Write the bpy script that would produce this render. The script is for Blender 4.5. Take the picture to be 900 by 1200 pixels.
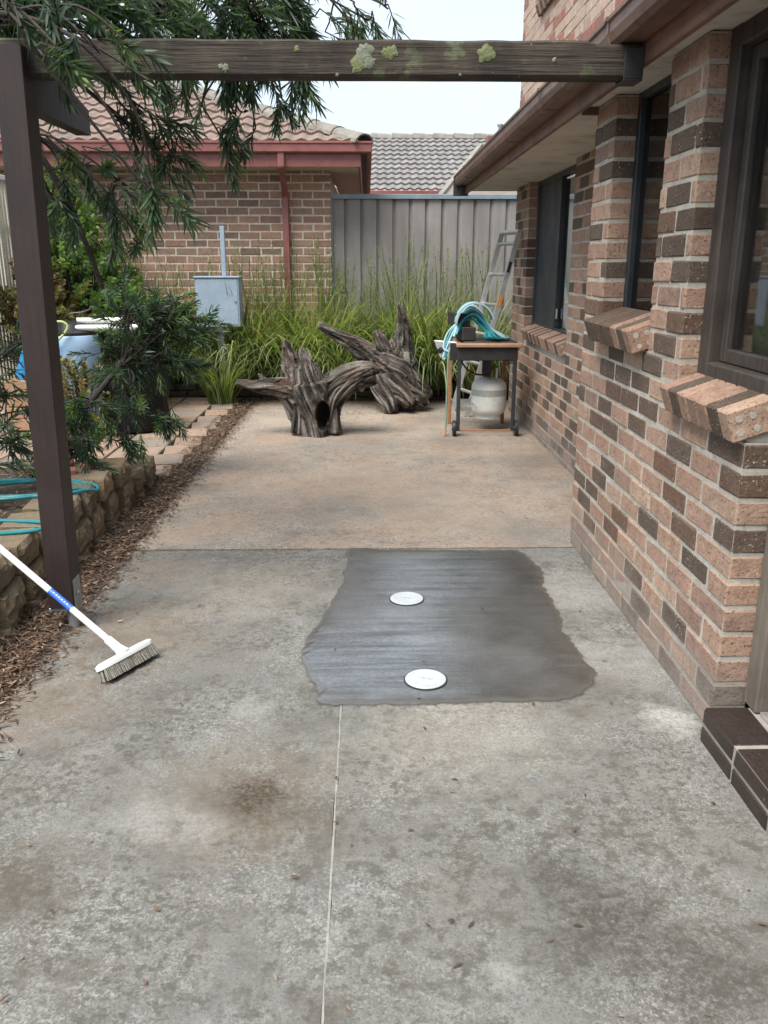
import bpy, bmesh, math, random
import numpy as np
from mathutils import Vector, Matrix, noise as mnoise

for o in list(bpy.data.objects):
    bpy.data.objects.remove(o)
scn = bpy.context.scene
COL = scn.collection
R = math.radians
random.seed(11)
rng = np.random.default_rng(5)

# ------------------------------------------------------------------ camera
cd = bpy.data.cameras.new('camera')
cam = bpy.data.objects.new('camera', cd)
COL.objects.link(cam)
cd.sensor_fit = 'HORIZONTAL'
cd.sensor_width = 36.0
cd.lens = 985.0 / 900.0 * 36.0
cd.clip_start = 0.05
cd.clip_end = 1000
cam.location = (0, 0, 1.44)
cam.rotation_euler = (R(90 - 16.35), 0, R(-1.117))
scn.camera = cam

# ------------------------------------------------------------------ sky, sun, exposure
SUN_EL, SUN_AZ = 60.0, -140.0          # azimuth from +Y towards +X
w = bpy.data.worlds.new('World')
scn.world = w
w.use_nodes = True
wn, wl = w.node_tree.nodes, w.node_tree.links
bg = wn['Background']
sky = wn.new('ShaderNodeTexSky')
sky.sky_type = 'NISHITA'
sky.sun_disc = False
sky.sun_elevation = R(SUN_EL)
sky.sun_rotation = R(SUN_AZ)
sky.air_density = 1.0
sky.dust_density = 2.5
tc = wn.new('ShaderNodeTexCoord')
mp = wn.new('ShaderNodeMapping')
mp.inputs['Scale'].default_value = (1.0, 1.0, 2.6)
nz = wn.new('ShaderNodeTexNoise')
nz.inputs['Scale'].default_value = 2.2
nz.inputs['Detail'].default_value = 6
nz.inputs['Roughness'].default_value = 0.55
rp = wn.new('ShaderNodeValToRGB')
rp.color_ramp.elements[0].position = 0.28
rp.color_ramp.elements[0].color = (0.62, 0.62, 0.62, 1)
rp.color_ramp.elements[1].position = 0.68
rp.color_ramp.elements[1].color = (0.97, 0.97, 0.97, 1)
mx = wn.new('ShaderNodeMix')
mx.data_type = 'RGBA'
mx.inputs['B'].default_value = (3.95, 4.5, 5.0, 1)      # even pale cloud
wl.new(tc.outputs['Generated'], mp.inputs['Vector'])
wl.new(mp.outputs['Vector'], nz.inputs['Vector'])
wl.new(nz.outputs['Fac'], rp.inputs['Fac'])
wl.new(rp.outputs['Color'], mx.inputs['Factor'])
wl.new(sky.outputs['Color'], mx.inputs['A'])
wl.new(mx.outputs['Result'], bg.inputs['Color'])
bg.inputs['Strength'].default_value = 0.115

sd = bpy.data.lights.new('sun', 'SUN')
sd.energy = 2.7
sd.angle = R(36)
sd.color = (1.0, 0.95, 0.87)
sun = bpy.data.objects.new('sun', sd)
COL.objects.link(sun)
sdir = Vector((math.sin(R(SUN_AZ)) * math.cos(R(SUN_EL)), math.cos(R(SUN_AZ)) * math.cos(R(SUN_EL)), math.sin(R(SUN_EL))))
sun.rotation_euler = sdir.to_track_quat('Z', 'Y').to_euler()
sun.location = (-4, 4, 8)

vs = scn.view_settings
vs.view_transform = 'Standard'
vs.look = 'None'
vs.gamma = 1
vs.exposure = 1.15
vs.use_curve_mapping = False

# ------------------------------------------------------------------ node helper
class NT:
    def __init__(s, name):
        s.m = bpy.data.materials.new(name)
        s.m.use_nodes = True
        s.n, s.l = s.m.node_tree.nodes, s.m.node_tree.links
        s.p = s.n['Principled BSDF']
        s._pos = None
    def put(s, node, key, v):
        sock = node.inputs[key]
        if isinstance(v, bpy.types.NodeSocket):
            s.l.new(v, sock)
        elif isinstance(v, (tuple, list)):
            sock.default_value = tuple(v) + ((1,) if len(v) == 3 and sock.type == 'RGBA' else ())
        else:
            sock.default_value = v
    def pos(s):
        if s._pos is None:
            s._pos = s.n.new('ShaderNodeNewGeometry').outputs['Position']
        return s._pos
    def obj(s):
        return s.n.new('ShaderNodeTexCoord').outputs['Object']
    def scale(s, v, sc, loc=(0, 0, 0), rot=(0, 0, 0)):
        n = s.n.new('ShaderNodeMapping')
        s.put(n, 'Vector', v)
        n.inputs['Scale'].default_value = sc
        n.inputs['Location'].default_value = loc
        n.inputs['Rotation'].default_value = rot
        return n.outputs['Vector']
    def noise(s, sc, det=3, ro=0.5, v=None, dist=0.0):
        n = s.n.new('ShaderNodeTexNoise')
        s.put(n, 'Vector', v or s.pos())
        n.inputs['Scale'].default_value = sc
        n.inputs['Detail'].default_value = det
        n.inputs['Roughness'].default_value = ro
        n.inputs['Distortion'].default_value = dist
        return n.outputs['Fac']
    def vor(s, sc, v=None, out='Distance', feat='F1'):
        n = s.n.new('ShaderNodeTexVoronoi')
        n.feature = feat
        s.put(n, 'Vector', v or s.pos())
        n.inputs['Scale'].default_value = sc
        return n.outputs[out]
    def ramp(s, f, stops):
        n = s.n.new('ShaderNodeValToRGB')
        s.put(n, 'Fac', f)
        e = n.color_ramp.elements
        while len(e) < len(stops):
            e.new(0.5)
        for i, (p, c) in enumerate(stops):
            e[i].position = p
            e[i].color = (c, c, c, 1) if isinstance(c, (int, float)) else tuple(c) + (1,)
        return n.outputs['Color']
    def mix(s, f, a, b, mode='MIX'):
        n = s.n.new('ShaderNodeMix')
        n.data_type = 'RGBA'
        n.blend_type = mode
        s.put(n, 'Factor', f)
        for k, v in (('A', a), ('B', b)):
            if isinstance(v, (int, float)):
                v = (v, v, v)
            s.put(n, k, v)
        return n.outputs['Result']
    def math(s, op, a, b=0.0, clamp=False):
        n = s.n.new('ShaderNodeMath')
        n.operation = op
        n.use_clamp = clamp
        for i, v in enumerate((a, b)):
            if isinstance(v, bpy.types.NodeSocket):
                s.l.new(v, n.inputs[i])
            else:
                n.inputs[i].default_value = v
        return n.outputs[0]
    def attr(s, name):
        n = s.n.new('ShaderNodeAttribute')
        n.attribute_name = name
        return n.outputs['Fac']
    def rnd(s):
        return s.n.new('ShaderNodeObjectInfo').outputs['Random']
    def xyz(s, v=None):
        n = s.n.new('ShaderNodeSeparateXYZ')
        s.put(n, 'Vector', v or s.pos())
        return n.outputs
    def spot(s, x, y, r, wob=0.55, sc=13.0):
        """irregular blotch of radius r round a ground point, 1 inside and 0 outside"""
        n = s.n.new('ShaderNodeVectorMath')
        n.operation = 'DISTANCE'
        s.put(n, 0, s.pos())
        n.inputs[1].default_value = (x, y, 0)
        d = s.math('DIVIDE', n.outputs['Value'], r)
        d = s.math('ADD', d, s.math('MULTIPLY', s.math('SUBTRACT', s.noise(sc, 6, 0.72), 0.5), wob * 4))
        return s.math('MULTIPLY', s.ramp(d, [(0.3, 1.0), (1.05, 0.0)]), s.ramp(s.noise(70, 4, 0.7), [(0.36, 0.35), (0.6, 1.0)]))
    def bump(s, h, st=0.3, di=0.01, nrm=None):
        n = s.n.new('ShaderNodeBump')
        s.put(n, 'Height', h)
        n.inputs['Strength'].default_value = st
        n.inputs['Distance'].default_value = di
        if nrm is not None:
            s.put(n, 'Normal', nrm)
        return n.outputs['Normal']
    def done(s, col, rough=0.8, nrm=None, metal=0.0, spec=0.5):
        s.put(s.p, 'Base Color', col)
        s.put(s.p, 'Roughness', rough)
        s.put(s.p, 'Metallic', metal)
        s.put(s.p, 'Specular IOR Level', spec)
        if nrm is not None:
            s.put(s.p, 'Normal', nrm)
        return s.m

def mat_simple(name, a, b, sc=6.0, rough=0.7, bump=0.15, bsc=60.0, metal=0.0, dist=0.004, dirt=None):
    t = NT(name)
    c = t.mix(t.ramp(t.noise(sc, 5, 0.6), [(0.3, 0.0), (0.7, 1.0)]), a, b)
    if dirt:
        c = t.mix(t.ramp(t.noise(sc * 2.3, 6, 0.7), [(0.52, 0.0), (0.72, 0.8)]), c, dirt)
    rr = t.ramp(t.noise(sc * 1.7, 3), [(0.3, max(rough - 0.12, 0.02)), (0.7, min(rough + 0.12, 1))])
    return t.done(c, rr, t.bump(t.noise(bsc, 4, 0.6), bump, dist), metal)

MAT = {}
def brick_mat(name, stops, pit, pitcol, speck=None, dirt=True, rough=0.9):
    t = NT(name)
    r = t.math('FRACT', t.math('ADD', t.rnd(), t.attr('rnd')))
    c = t.ramp(r, stops)
    n1 = t.noise(22, 5, 0.65)
    c = t.mix(t.ramp(n1, [(0.3, 0.0), (0.72, 0.8)]), c, t.mix(1.0, c, (0.60, 0.53, 0.48), 'MULTIPLY'))
    c = t.mix(t.ramp(t.noise(7, 6, 0.7), [(0.5, 0.0), (0.7, 0.5)]), c, t.mix(1.0, c, (1.35, 1.3, 1.22), 'MULTIPLY'))
    smear = t.math('MULTIPLY', t.ramp(t.noise(34, 6, 0.75), [(0.60, 0.0), (0.68, 0.6)]), t.ramp(t.noise(4, 3), [(0.5, 0.0), (0.62, 1.0)]))
    c = t.mix(smear, c, (0.42, 0.38, 0.33))
    n2 = t.noise(95, 3, 0.6)
    pits = t.ramp(n2, [(0.60 - pit, 0.0), (0.72 - pit, 1.0)])
    c = t.mix(t.math('MULTIPLY', pits, 0.85), c, pitcol)
    if speck:
        sp = t.ramp(t.noise(150, 2, 0.5), [(0.62, 0.0), (0.70, 1.0)])
        sp = t.math('MULTIPLY', sp, t.ramp(t.noise(11, 3), [(0.45, 0.0), (0.62, 1.0)]))
        c = t.mix(sp, c, speck)
    if dirt:   # grey splash of mortar and silt left on the lowest courses
        z = t.math('ADD', t.xyz()[2], t.math('MULTIPLY', t.noise(5, 4, 0.6), 0.30))
        f = t.math('MULTIPLY', t.ramp(z, [(0.20, 0.85), (0.42, 0.0)]), t.ramp(t.noise(14, 4, 0.7), [(0.3, 0.45), (0.6, 1.0)]))
        c = t.mix(f, c, (0.25, 0.215, 0.19))
    h = t.math('SUBTRACT', t.noise(60, 5, 0.65), t.math('MULTIPLY', pits, 0.8))
    MAT[name] = t.done(c, rough, t.bump(t.math('ADD', h, t.math('MULTIPLY', t.noise(17, 3, 0.6), 1.2)), 0.65, 0.007))

brick_mat('brick_tan', [(0.0, (0.34, 0.22, 0.165)), (0.3, (0.43, 0.29, 0.215)), (0.6, (0.37, 0.24, 0.185)), (0.85, (0.47, 0.335, 0.25)), (1.0, (0.29, 0.19, 0.15))], 0.02, (0.15, 0.075, 0.05))
brick_mat('brick_dark', [(0.0, (0.095, 0.068, 0.050)), (0.4, (0.135, 0.092, 0.066)), (0.7, (0.11, 0.082, 0.062)), (1.0, (0.17, 0.095, 0.062))], 0.0, (0.03, 0.022, 0.02), speck=(0.5, 0.47, 0.42))
brick_mat('brick_pale', [(0.0, (0.50, 0.37, 0.29)), (0.5, (0.56, 0.43, 0.34)), (1.0, (0.46, 0.33, 0.26))], -0.03, (0.3, 0.2, 0.15), dirt=False)  # pinkish tan lightened, sun and haze on the upper wall put into the colour
brick_mat('brick_red', [(0.0, (0.34, 0.14, 0.10)), (0.5, (0.38, 0.17, 0.12)), (1.0, (0.27, 0.14, 0.12))], -0.03, (0.15, 0.08, 0.06), dirt=False)
brick_mat('brick_neighbour', [(0.0, (0.32, 0.20, 0.155)), (0.25, (0.43, 0.27, 0.20)), (0.5, (0.35, 0.24, 0.185)), (0.75, (0.48, 0.29, 0.21)), (0.9, (0.22, 0.15, 0.125)), (1.0, (0.39, 0.275, 0.21))], 0.0, (0.07, 0.045, 0.04), speck=(0.4, 0.36, 0.3), dirt=False)
brick_mat('brick_step', [(0.0, (0.030, 0.021, 0.019)), (0.5, (0.045, 0.028, 0.023)), (1.0, (0.034, 0.027, 0.026))], 0.0, (0.02, 0.015, 0.014), dirt=False, rough=0.45)
brick_mat('brick_edging', [(0.0, (0.05, 0.04, 0.035)), (0.5, (0.08, 0.06, 0.045)), (1.0, (0.06, 0.06, 0.04))], 0.02, (0.02, 0.02, 0.015), dirt=False)

def mortar_mat(name, a, b):
    t = NT(name)
    c = t.mix(t.ramp(t.noise(9, 6, 0.7), [(0.35, 0), (0.62, 1)]), a, b)
    c = t.mix(t.ramp(t.noise(45, 5, 0.7), [(0.52, 0), (0.66, 0.6)]), c, tuple(v * 0.55 for v in b))
    z = t.math('ADD', t.xyz()[2], t.math('MULTIPLY', t.noise(5, 4, 0.6), 0.30))
    c = t.mix(t.ramp(z, [(0.18, 0.8), (0.42, 0.0)]), c, (0.22, 0.19, 0.165))
    MAT[name] = t.done(c, 0.95, t.bump(t.noise(140, 4, 0.7), 0.6, 0.004))
mortar_mat('mortar', (0.52, 0.49, 0.43), (0.38, 0.35, 0.30))
mortar_mat('mortar_neighbour', (0.70, 0.64, 0.55), (0.56, 0.50, 0.43))
MAT['mortar_step'] = mat_simple('mortar_step', (0.34, 0.31, 0.28), (0.24, 0.22, 0.195), 20, 0.9)

def concrete(name, tone, red, reds):
    t = NT(name)
    big = t.noise(1.1, 5, 0.6)
    c = t.mix(t.ramp(big, [(0.32, 0.0), (0.66, 1.0)]), tuple(v * 0.70 for v in tone), tuple(v * 1.18 for v in tone))
    mid = t.noise(5.5, 7, 0.68)
    c = t.mix(t.ramp(mid, [(0.40, 0.0), (0.66, 0.85)]), c, tuple(v * 0.52 for v in tone))
    # clay-red wash swept over the slab
    c = t.mix(t.math('MULTIPLY', t.ramp(t.noise(1.7, 6, 0.66), [(0.36, 0.0), (0.62, 1.0)]), reds), c, red)
    # exposed pale and dark grit: separate little stones of several sizes
    warp = t.n.new('ShaderNodeVectorMath'); warp.operation = 'ADD'
    t.put(warp, 0, t.pos())
    nn = t.n.new('ShaderNodeTexNoise'); nn.inputs['Scale'].default_value = 60; t.put(nn, 'Vector', t.pos())
    sc2 = t.n.new('ShaderNodeVectorMath'); sc2.operation = 'SCALE'; t.put(sc2, 0, nn.outputs['Color']); sc2.inputs['Scale'].default_value = 0.012
    t.put(warp, 1, sc2.outputs[0])
    wv = warp.outputs[0]
    zone = t.ramp(t.noise(2.3, 8, 0.72), [(0.44, 0.12), (0.60, 0.9)])
    tones = lambda sc, k: t.xyz(t.vor(sc, wv, 'Color'))[k]
    r1, r2, r3 = tones(150, 0), tones(260, 1), tones(480, 2)
    c = t.mix(t.math('MULTIPLY', t.ramp(r1, [(0.74, 0.0), (0.80, 0.65)]), zone), c, tuple(v * 1.7 for v in tone))
    c = t.mix(t.math('MULTIPLY', t.ramp(r1, [(0.12, 0.75), (0.19, 0.0)]), zone), c, tuple(v * 0.42 for v in tone))
    c = t.mix(t.math('MULTIPLY', t.ramp(r2, [(0.70, 0.0), (0.82, 0.55)]), zone), c, tuple(v * 1.5 for v in tone))
    c = t.mix(t.ramp(r2, [(0.12, 0.6), (0.2, 0.0)]), c, tuple(v * 0.48 for v in tone))
    c = t.mix(t.ramp(r3, [(0.0, 0.45), (0.45, 0.0)]), c, tuple(v * 0.55 for v in tone))
    grit = t.math('ADD', t.math('MULTIPLY', r1, 0.5), t.math('MULTIPLY', r2, 0.5))
    # black lichen and grime with hard ragged edges, gathered in patches
    for sc_f, z_f, lo, hi, am in ((34, 2.1, 0.50, 0.57, 0.85), (14, 1.5, 0.51, 0.58, 0.75), (5, 0.9, 0.52, 0.60, 0.45)):
        am = am if name == 'concrete_front' else am * 0.45
        fl = t.math('MULTIPLY', t.ramp(t.noise(sc_f, 9, 0.75), [(lo, 0.0), (hi, am)]), t.ramp(t.noise(z_f, 6, 0.7, t.scale(t.pos(), (1, 1, 1), (sc_f, 2, 0))), [(0.45, 0.0), (0.54, 1.0)]))
        c = t.mix(fl, c, (0.085, 0.079, 0.066))
    # dirt gathered along the foot of the house wall
    wx = t.math('ADD', t.xyz()[0], t.math('MULTIPLY', t.noise(6, 7, 0.7), 0.10))
    c = t.mix(t.ramp(wx, [(1.105, 0.0), (1.14, 0.75)]), c, (0.095, 0.08, 0.064)) if name == 'concrete_front' else c
    return t, c, grit, mid
t, c, grit, mid = concrete('concrete_front', (0.203, 0.203, 0.194), (0.19, 0.165, 0.135), 0.35)
for x, y, r, col, a in [(-0.36, 2.05, 0.36, (0.16, 0.125, 0.085), 0.65), (-0.326, 2.06, 0.15, (0.05, 0.034, 0.02), 1.0),
                        (0.56, 1.58, 0.16, (0.055, 0.05, 0.042), 0.95), (0.47, 1.72, 0.11, (0.06, 0.055, 0.045), 0.85), (0.45, 1.47, 0.12, (0.07, 0.065, 0.055), 0.8), (0.72, 1.40, 0.18, (0.06, 0.055, 0.048), 0.8),
                        (0.281, 1.43, 0.05, (0.32, 0.32, 0.31), 0.55), (-0.60, 1.98, 0.13, (0.33, 0.325, 0.31), 0.55), (-0.45, 1.92, 0.10, (0.33, 0.325, 0.31), 0.45), (-0.40, 2.56, 0.10, (0.34, 0.335, 0.31), 0.5),
                        (0.86, 2.70, 0.11, (0.09, 0.08, 0.062), 0.85), (0.70, 2.50, 0.08, (0.11, 0.10, 0.08), 0.7), (-0.85, 2.55, 0.22, (0.13, 0.12, 0.105), 0.55), (-0.70, 2.85, 0.22, (0.14, 0.13, 0.115), 0.5), (-1.0, 3.2, 0.45, (0.20, 0.145, 0.10), 0.6), (-1.15, 2.6, 0.35, (0.19, 0.14, 0.10), 0.65), (-0.85, 1.72, 0.2, (0.085, 0.072, 0.055), 0.9), (-0.15, 2.0, 0.09, (0.09, 0.08, 0.065), 0.8), (-0.12, 1.85, 0.1, (0.10, 0.09, 0.075), 0.7), (-1.0, 3.9, 0.3, (0.20, 0.15, 0.11), 0.6),
                        (0.98, 3.6, 0.35, (0.34, 0.33, 0.30), 0.5), (1.0, 2.45, 0.12, (0.46, 0.455, 0.43), 0.7), (0.95, 2.9, 0.3, (0.33, 0.32, 0.295), 0.45), (0.3, 2.4, 0.45, (0.40, 0.365, 0.30), 0.35), (-0.55, 3.7, 0.45, (0.36, 0.31, 0.24), 0.4)]:
    c = t.mix(t.math('MULTIPLY', t.spot(x, y, r), a), c, col)
# fine wandering hairline crack
cr = t.math('ABSOLUTE', t.math('SUBTRACT', t.math('ADD', t.xyz()[1], t.math('MULTIPLY', t.noise(7, 5, 0.7), 0.14)), 1.93))
c = t.mix(t.math('MULTIPLY', t.ramp(cr, [(0.0, 0.55), (0.0035, 0.0)]), t.ramp(t.xyz()[0], [(0.0, 1.0), (0.001, 0.0)])), c, (0.11, 0.10, 0.085))
MAT['concrete_front'] = t.done(c, 0.86, t.bump(t.math('ADD', grit, t.math('MULTIPLY', t.noise(30, 5, 0.7), 0.8)), 0.5, 0.005))
t, c, grit, mid = concrete('concrete_back', (0.30, 0.272, 0.238), (0.40, 0.28, 0.20), 0.8)
for x, y, r, col, a in [(0.0, 6.9, 0.55, (0.14, 0.115, 0.095), 0.5), (0.75, 7.0, 0.45, (0.13, 0.11, 0.09), 0.6), (1.2, 6.3, 0.45, (0.12, 0.10, 0.085), 0.6), (0.6, 8.2, 0.5, (0.14, 0.12, 0.09), 0.5), (0.9, 4.5, 0.35, (0.15, 0.13, 0.11), 0.6), (0.0, 8.3, 0.4, (0.40, 0.34, 0.27), 0.5), (-0.8, 8.0, 0.5, (0.36, 0.34, 0.30), 0.5), (-0.2, 5.6, 0.8, (0.40, 0.30, 0.22), 0.5), (0.4, 4.9, 0.6, (0.36, 0.30, 0.24), 0.45)]:
    c = t.mix(t.math('MULTIPLY', t.spot(x, y, r, 0.3, 5.0), a), c, col)
MAT['concrete_back'] = t.done(c, 0.88, t.bump(t.math('ADD', grit, t.math('MULTIPLY', t.noise(30, 5, 0.7), 0.8)), 0.45, 0.006))

# fresh, still damp cement patch, trowelled crosswise
t = NT('damp_cement')
strk = t.noise(1.0, 8, 0.68, t.scale(t.pos(), (1.5, 20, 1)))
e = t.attr('edge')
c = t.ramp(strk, [(0.3, (0.034, 0.032, 0.029)), (0.5, (0.056, 0.054, 0.050)), (0.72, (0.088, 0.086, 0.082))])
c = t.mix(t.ramp(t.noise(1.9, 4, 0.6), [(0.44, 0.0), (0.64, 0.7)]), c, (0.115, 0.115, 0.113))
c = t.mix(t.ramp(t.noise(170, 2, 0.6), [(0.30, 0.85), (0.38, 0.0)]), c, (0.03, 0.028, 0.025))
c = t.mix(t.ramp(e, [(0.0, 0.85), (0.8, 0.0)]), c, (0.062, 0.055, 0.046))
ro = t.ramp(t.math('ADD', t.math('MULTIPLY', strk, 0.5), t.math('MULTIPLY', t.noise(2.3, 4, 0.6), 0.7)), [(0.46, 0.55), (0.60, 0.28), (0.70, 0.16)])
ro = t.mix(t.ramp(e, [(0.0, 1.0), (0.4, 0.0)]), ro, 0.7)
wet = t.math('MAXIMUM', t.math('MAXIMUM', t.spot(-0.02, 2.98, 0.62, 0.45, 4.0), t.spot(0.32, 3.80, 0.60, 0.45, 4.0)), t.math('MULTIPLY', t.spot(0.55, 3.1, 0.6, 0.4, 4.0), 0.55))
wet = t.math('MULTIPLY', wet, t.ramp(strk, [(0.38, 0.25), (0.54, 1.0)]))
t.put(t.p, 'Coat Weight', wet)
t.put(t.p, 'Coat Roughness', 0.10)
t.put(t.p, 'Coat IOR', 2.6)
t.put(t.p, 'Coat Normal', t.bump(t.math('ADD', strk, t.math('MULTIPLY', t.noise(70, 4, 0.6), 0.6)), 0.22, 0.005))
t.put(t.p, 'Alpha', t.ramp(t.math('ADD', t.attr('alpha'), t.math('MULTIPLY', t.math('SUBTRACT', t.noise(40, 6, 0.7), 0.5), 0.7)), [(0.30, 0.0), (0.85, 1.0)]))
hh = t.math('ADD', t.math('MULTIPLY', strk, 0.5), t.math('MULTIPLY', t.noise(110, 4, 0.65), 0.5))
MAT['damp_cement'] = t.done(c, ro, t.bump(hh, 0.22, 0.005), spec=0.9)

MAT['soil'] = mat_simple('soil', (0.085, 0.06, 0.042), (0.05, 0.037, 0.027), 8, 0.95, 0.9, 40, dist=0.03, dirt=(0.13, 0.09, 0.06))
def leafy(name, stops, trans=0.35, rough=0.45):
    t = NT(name)
    c = t.ramp(t.attr('rnd'), stops)
    c = t.mix(t.ramp(t.noise(40, 2), [(0.4, 0.0), (0.7, 0.25)]), c, t.mix(1.0, c, (0.6, 0.6, 0.5), 'MULTIPLY'))
    t.put(t.p, 'Base Color', c)
    t.put(t.p, 'Roughness', rough)
    t.put(t.p, 'Specular IOR Level', 0.4)
    tr = t.n.new('ShaderNodeBsdfTranslucent')
    t.put(tr, 'Color', t.mix(1.0, c, (1.5, 1.5, 0.7), 'MULTIPLY'))
    ms = t.n.new('ShaderNodeMixShader')
    ms.inputs[0].default_value = trans
    t.l.new(t.p.outputs[0], ms.inputs[1])
    t.l.new(tr.outputs[0], ms.inputs[2])
    t.l.new(ms.outputs[0], t.n['Material Output'].inputs['Surface'])
    MAT[name] = t.m
leafy('leaf_dark', [(0.0, (0.036, 0.068, 0.046)), (0.45, (0.062, 0.110, 0.062)), (0.75, (0.098, 0.158, 0.078)), (0.9, (0.16, 0.24, 0.085)), (1.0, (0.24, 0.32, 0.10))], 0.36, 0.42)
leafy('leaf_bright', [(0.0, (0.06, 0.12, 0.03)), (0.5, (0.11, 0.20, 0.045)), (0.85, (0.18, 0.28, 0.07)), (1.0, (0.27, 0.34, 0.09))], 0.42)
leafy('leaf_bronze', [(0.0, (0.10, 0.10, 0.03)), (0.4, (0.15, 0.15, 0.035)), (0.7, (0.20, 0.11, 0.05)), (1.0, (0.24, 0.22, 0.06))], 0.35)
leafy('leaf_strap', [(0.0, (0.085, 0.13, 0.045)), (0.35, (0.16, 0.225, 0.075)), (0.65, (0.24, 0.31, 0.11)), (0.86, (0.33, 0.37, 0.17)), (1.0, (0.44, 0.40, 0.26))], 0.4, 0.5)
leafy('leaf_dry', [(0.0, (0.20, 0.15, 0.09)), (0.5, (0.30, 0.24, 0.15)), (1.0, (0.38, 0.31, 0.20))], 0.2, 0.7)
leafy('leaf_litter', [(0.0, (0.055, 0.036, 0.026)), (0.35, (0.11, 0.068, 0.045)), (0.7, (0.19, 0.12, 0.08)), (0.92, (0.30, 0.21, 0.15)), (1.0, (0.42, 0.33, 0.25))], 0.08, 0.8)
MAT['bark'] = mat_simple('bark', (0.024, 0.018, 0.015), (0.045, 0.035, 0.028), 20, 0.9, 0.6, 60, dist=0.01)

def wood(name, a, b, dark, axis, sc=1.0, lichen=None, rough=0.85):
    t = NT(name)
    k = [70 * sc] * 3
    k[axis] = 3.0 * sc
    g = t.noise(1.0, 6, 0.65, t.scale(t.pos(), tuple(k)))
    c = t.mix(t.ramp(g, [(0.35, 0), (0.65, 1)]), a, b)
    c = t.mix(t.ramp(g, [(0.30, 0.9), (0.42, 0.0)]), c, dark)
    c = t.mix(t.ramp(t.noise(5, 5, 0.6), [(0.42, 0.0), (0.68, 0.7)]), c, dark)
    if lichen:
        f = t.math('MULTIPLY', t.ramp(t.noise(9, 4, 0.6), [(0.56, 0.0), (0.62, 0.9)]), t.ramp(t.noise(60, 3, 0.7), [(0.35, 0.3), (0.55, 1.0)]))
        c = t.mix(f, c, lichen)
    return t, c, g
t, c, g = wood('beam_wood', (0.055, 0.043, 0.033), (0.10, 0.079, 0.062), (0.016, 0.013, 0.011), 0, 1.0, (0.12, 0.14, 0.075))
sp = t.ramp(t.vor(26), [(0.05, 1.0), (0.10, 0.0)])
c = t.mix(t.math('MULTIPLY', sp, t.ramp(t.noise(8, 3), [(0.5, 0), (0.6, 1)])), c, (0.32, 0.34, 0.27))
c = t.mix(t.ramp(t.noise(2.6, 5, 0.6), [(0.45, 0.0), (0.62, 0.75)]), c, (0.022, 0.017, 0.014))
MAT['beam_wood'] = t.done(c, 0.9, t.bump(g, 0.8, 0.012))
t, c, g = wood('post_wood', (0.026, 0.015, 0.013), (0.036, 0.021, 0.018), (0.015, 0.010, 0.009), 2, 1.0)
MAT['post_wood'] = t.done(c, 0.55, t.bump(g, 0.3, 0.006))
t, c, g = wood('fascia_wood', (0.15, 0.072, 0.045), (0.22, 0.115, 0.07), (0.06, 0.035, 0.026), 1, 0.5)
MAT['fascia_wood'] = t.done(c, 0.6, t.bump(g, 0.3, 0.006))
t, c, g = wood('frame_wood', (0.045, 0.036, 0.031), (0.075, 0.06, 0.05), (0.022, 0.018, 0.016), 2, 0.8)
MAT['frame_wood'] = t.done(c, 0.65, t.bump(g, 0.35, 0.006))
t, c, g = wood('frame_grey', (0.15, 0.125, 0.10), (0.20, 0.17, 0.14), (0.08, 0.065, 0.055), 2, 0.8)
MAT['frame_grey'] = t.done(c, 0.75, t.bump(g, 0.4, 0.006))
t, c, g = wood('shelf_wood', (0.34, 0.19, 0.11), (0.42, 0.26, 0.16), (0.20, 0.11, 0.07), 0, 0.6)
MAT['shelf_wood'] = t.done(c, 0.6, t.bump(g, 0.2, 0.004))

t = NT('gutter_brown')
c = t.mix(t.ramp(t.noise(1.0, 5, 0.6, t.scale(t.pos(), (8, 1.5, 20))), [(0.35, 0), (0.65, 1)]), (0.105, 0.058, 0.045), (0.20, 0.115, 0.078))
c = t.mix(t.ramp(t.noise(14, 6, 0.7), [(0.50, 0.0), (0.66, 0.8)]), c, (0.05, 0.036, 0.032))
c = t.mix(t.ramp(t.noise(30, 5, 0.7), [(0.62, 0.0), (0.70, 0.7)]), c, (0.26, 0.20, 0.16))
MAT['gutter_brown'] = t.done(c, 0.5, t.bump(t.noise(40, 4), 0.15, 0.004))
MAT['gutter_maroon'] = mat_simple('gutter_maroon', (0.22, 0.075, 0.068), (0.27, 0.105, 0.092), 7, 0.45, 0.05, dirt=(0.13, 0.055, 0.05))
MAT['soffit'] = mat_simple('soffit', (0.46, 0.42, 0.36), (0.58, 0.54, 0.47), 2.2, 0.85, 0.1, dirt=(0.24, 0.21, 0.17))
MAT['soffit_cream'] = mat_simple('soffit_cream', (0.52, 0.43, 0.33), (0.57, 0.48, 0.38), 2.5, 0.8, 0.05)
def tile_mat(name, stops):
    t = NT(name)
    c = t.ramp(t.math('FRACT', t.math('ADD', t.rnd(), t.attr('rnd'))), stops)
    c = t.mix(t.ramp(t.noise(6, 6, 0.7), [(0.4, 0.0), (0.7, 0.7)]), c, (0.10, 0.085, 0.075))
    c = t.mix(t.ramp(t.noise(28, 5, 0.7), [(0.58, 0.0), (0.68, 0.7)]), c, (0.34, 0.33, 0.29))
    MAT[name] = t.done(c, 0.88, t.bump(t.noise(50, 4, 0.6), 0.35, 0.008))
tile_mat('tile_brown', [(0.0, (0.21, 0.145, 0.12)), (0.5, (0.26, 0.18, 0.145)), (1.0, (0.19, 0.145, 0.125))])
tile_mat('tile_grey', [(0.0, (0.20, 0.19, 0.185)), (0.5, (0.25, 0.24, 0.235)), (1.0, (0.215, 0.20, 0.20))])
tile_mat('tile_lichen', [(0.0, (0.20, 0.19, 0.165)), (1.0, (0.28, 0.27, 0.24))])
t = NT('fence_steel')
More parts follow.
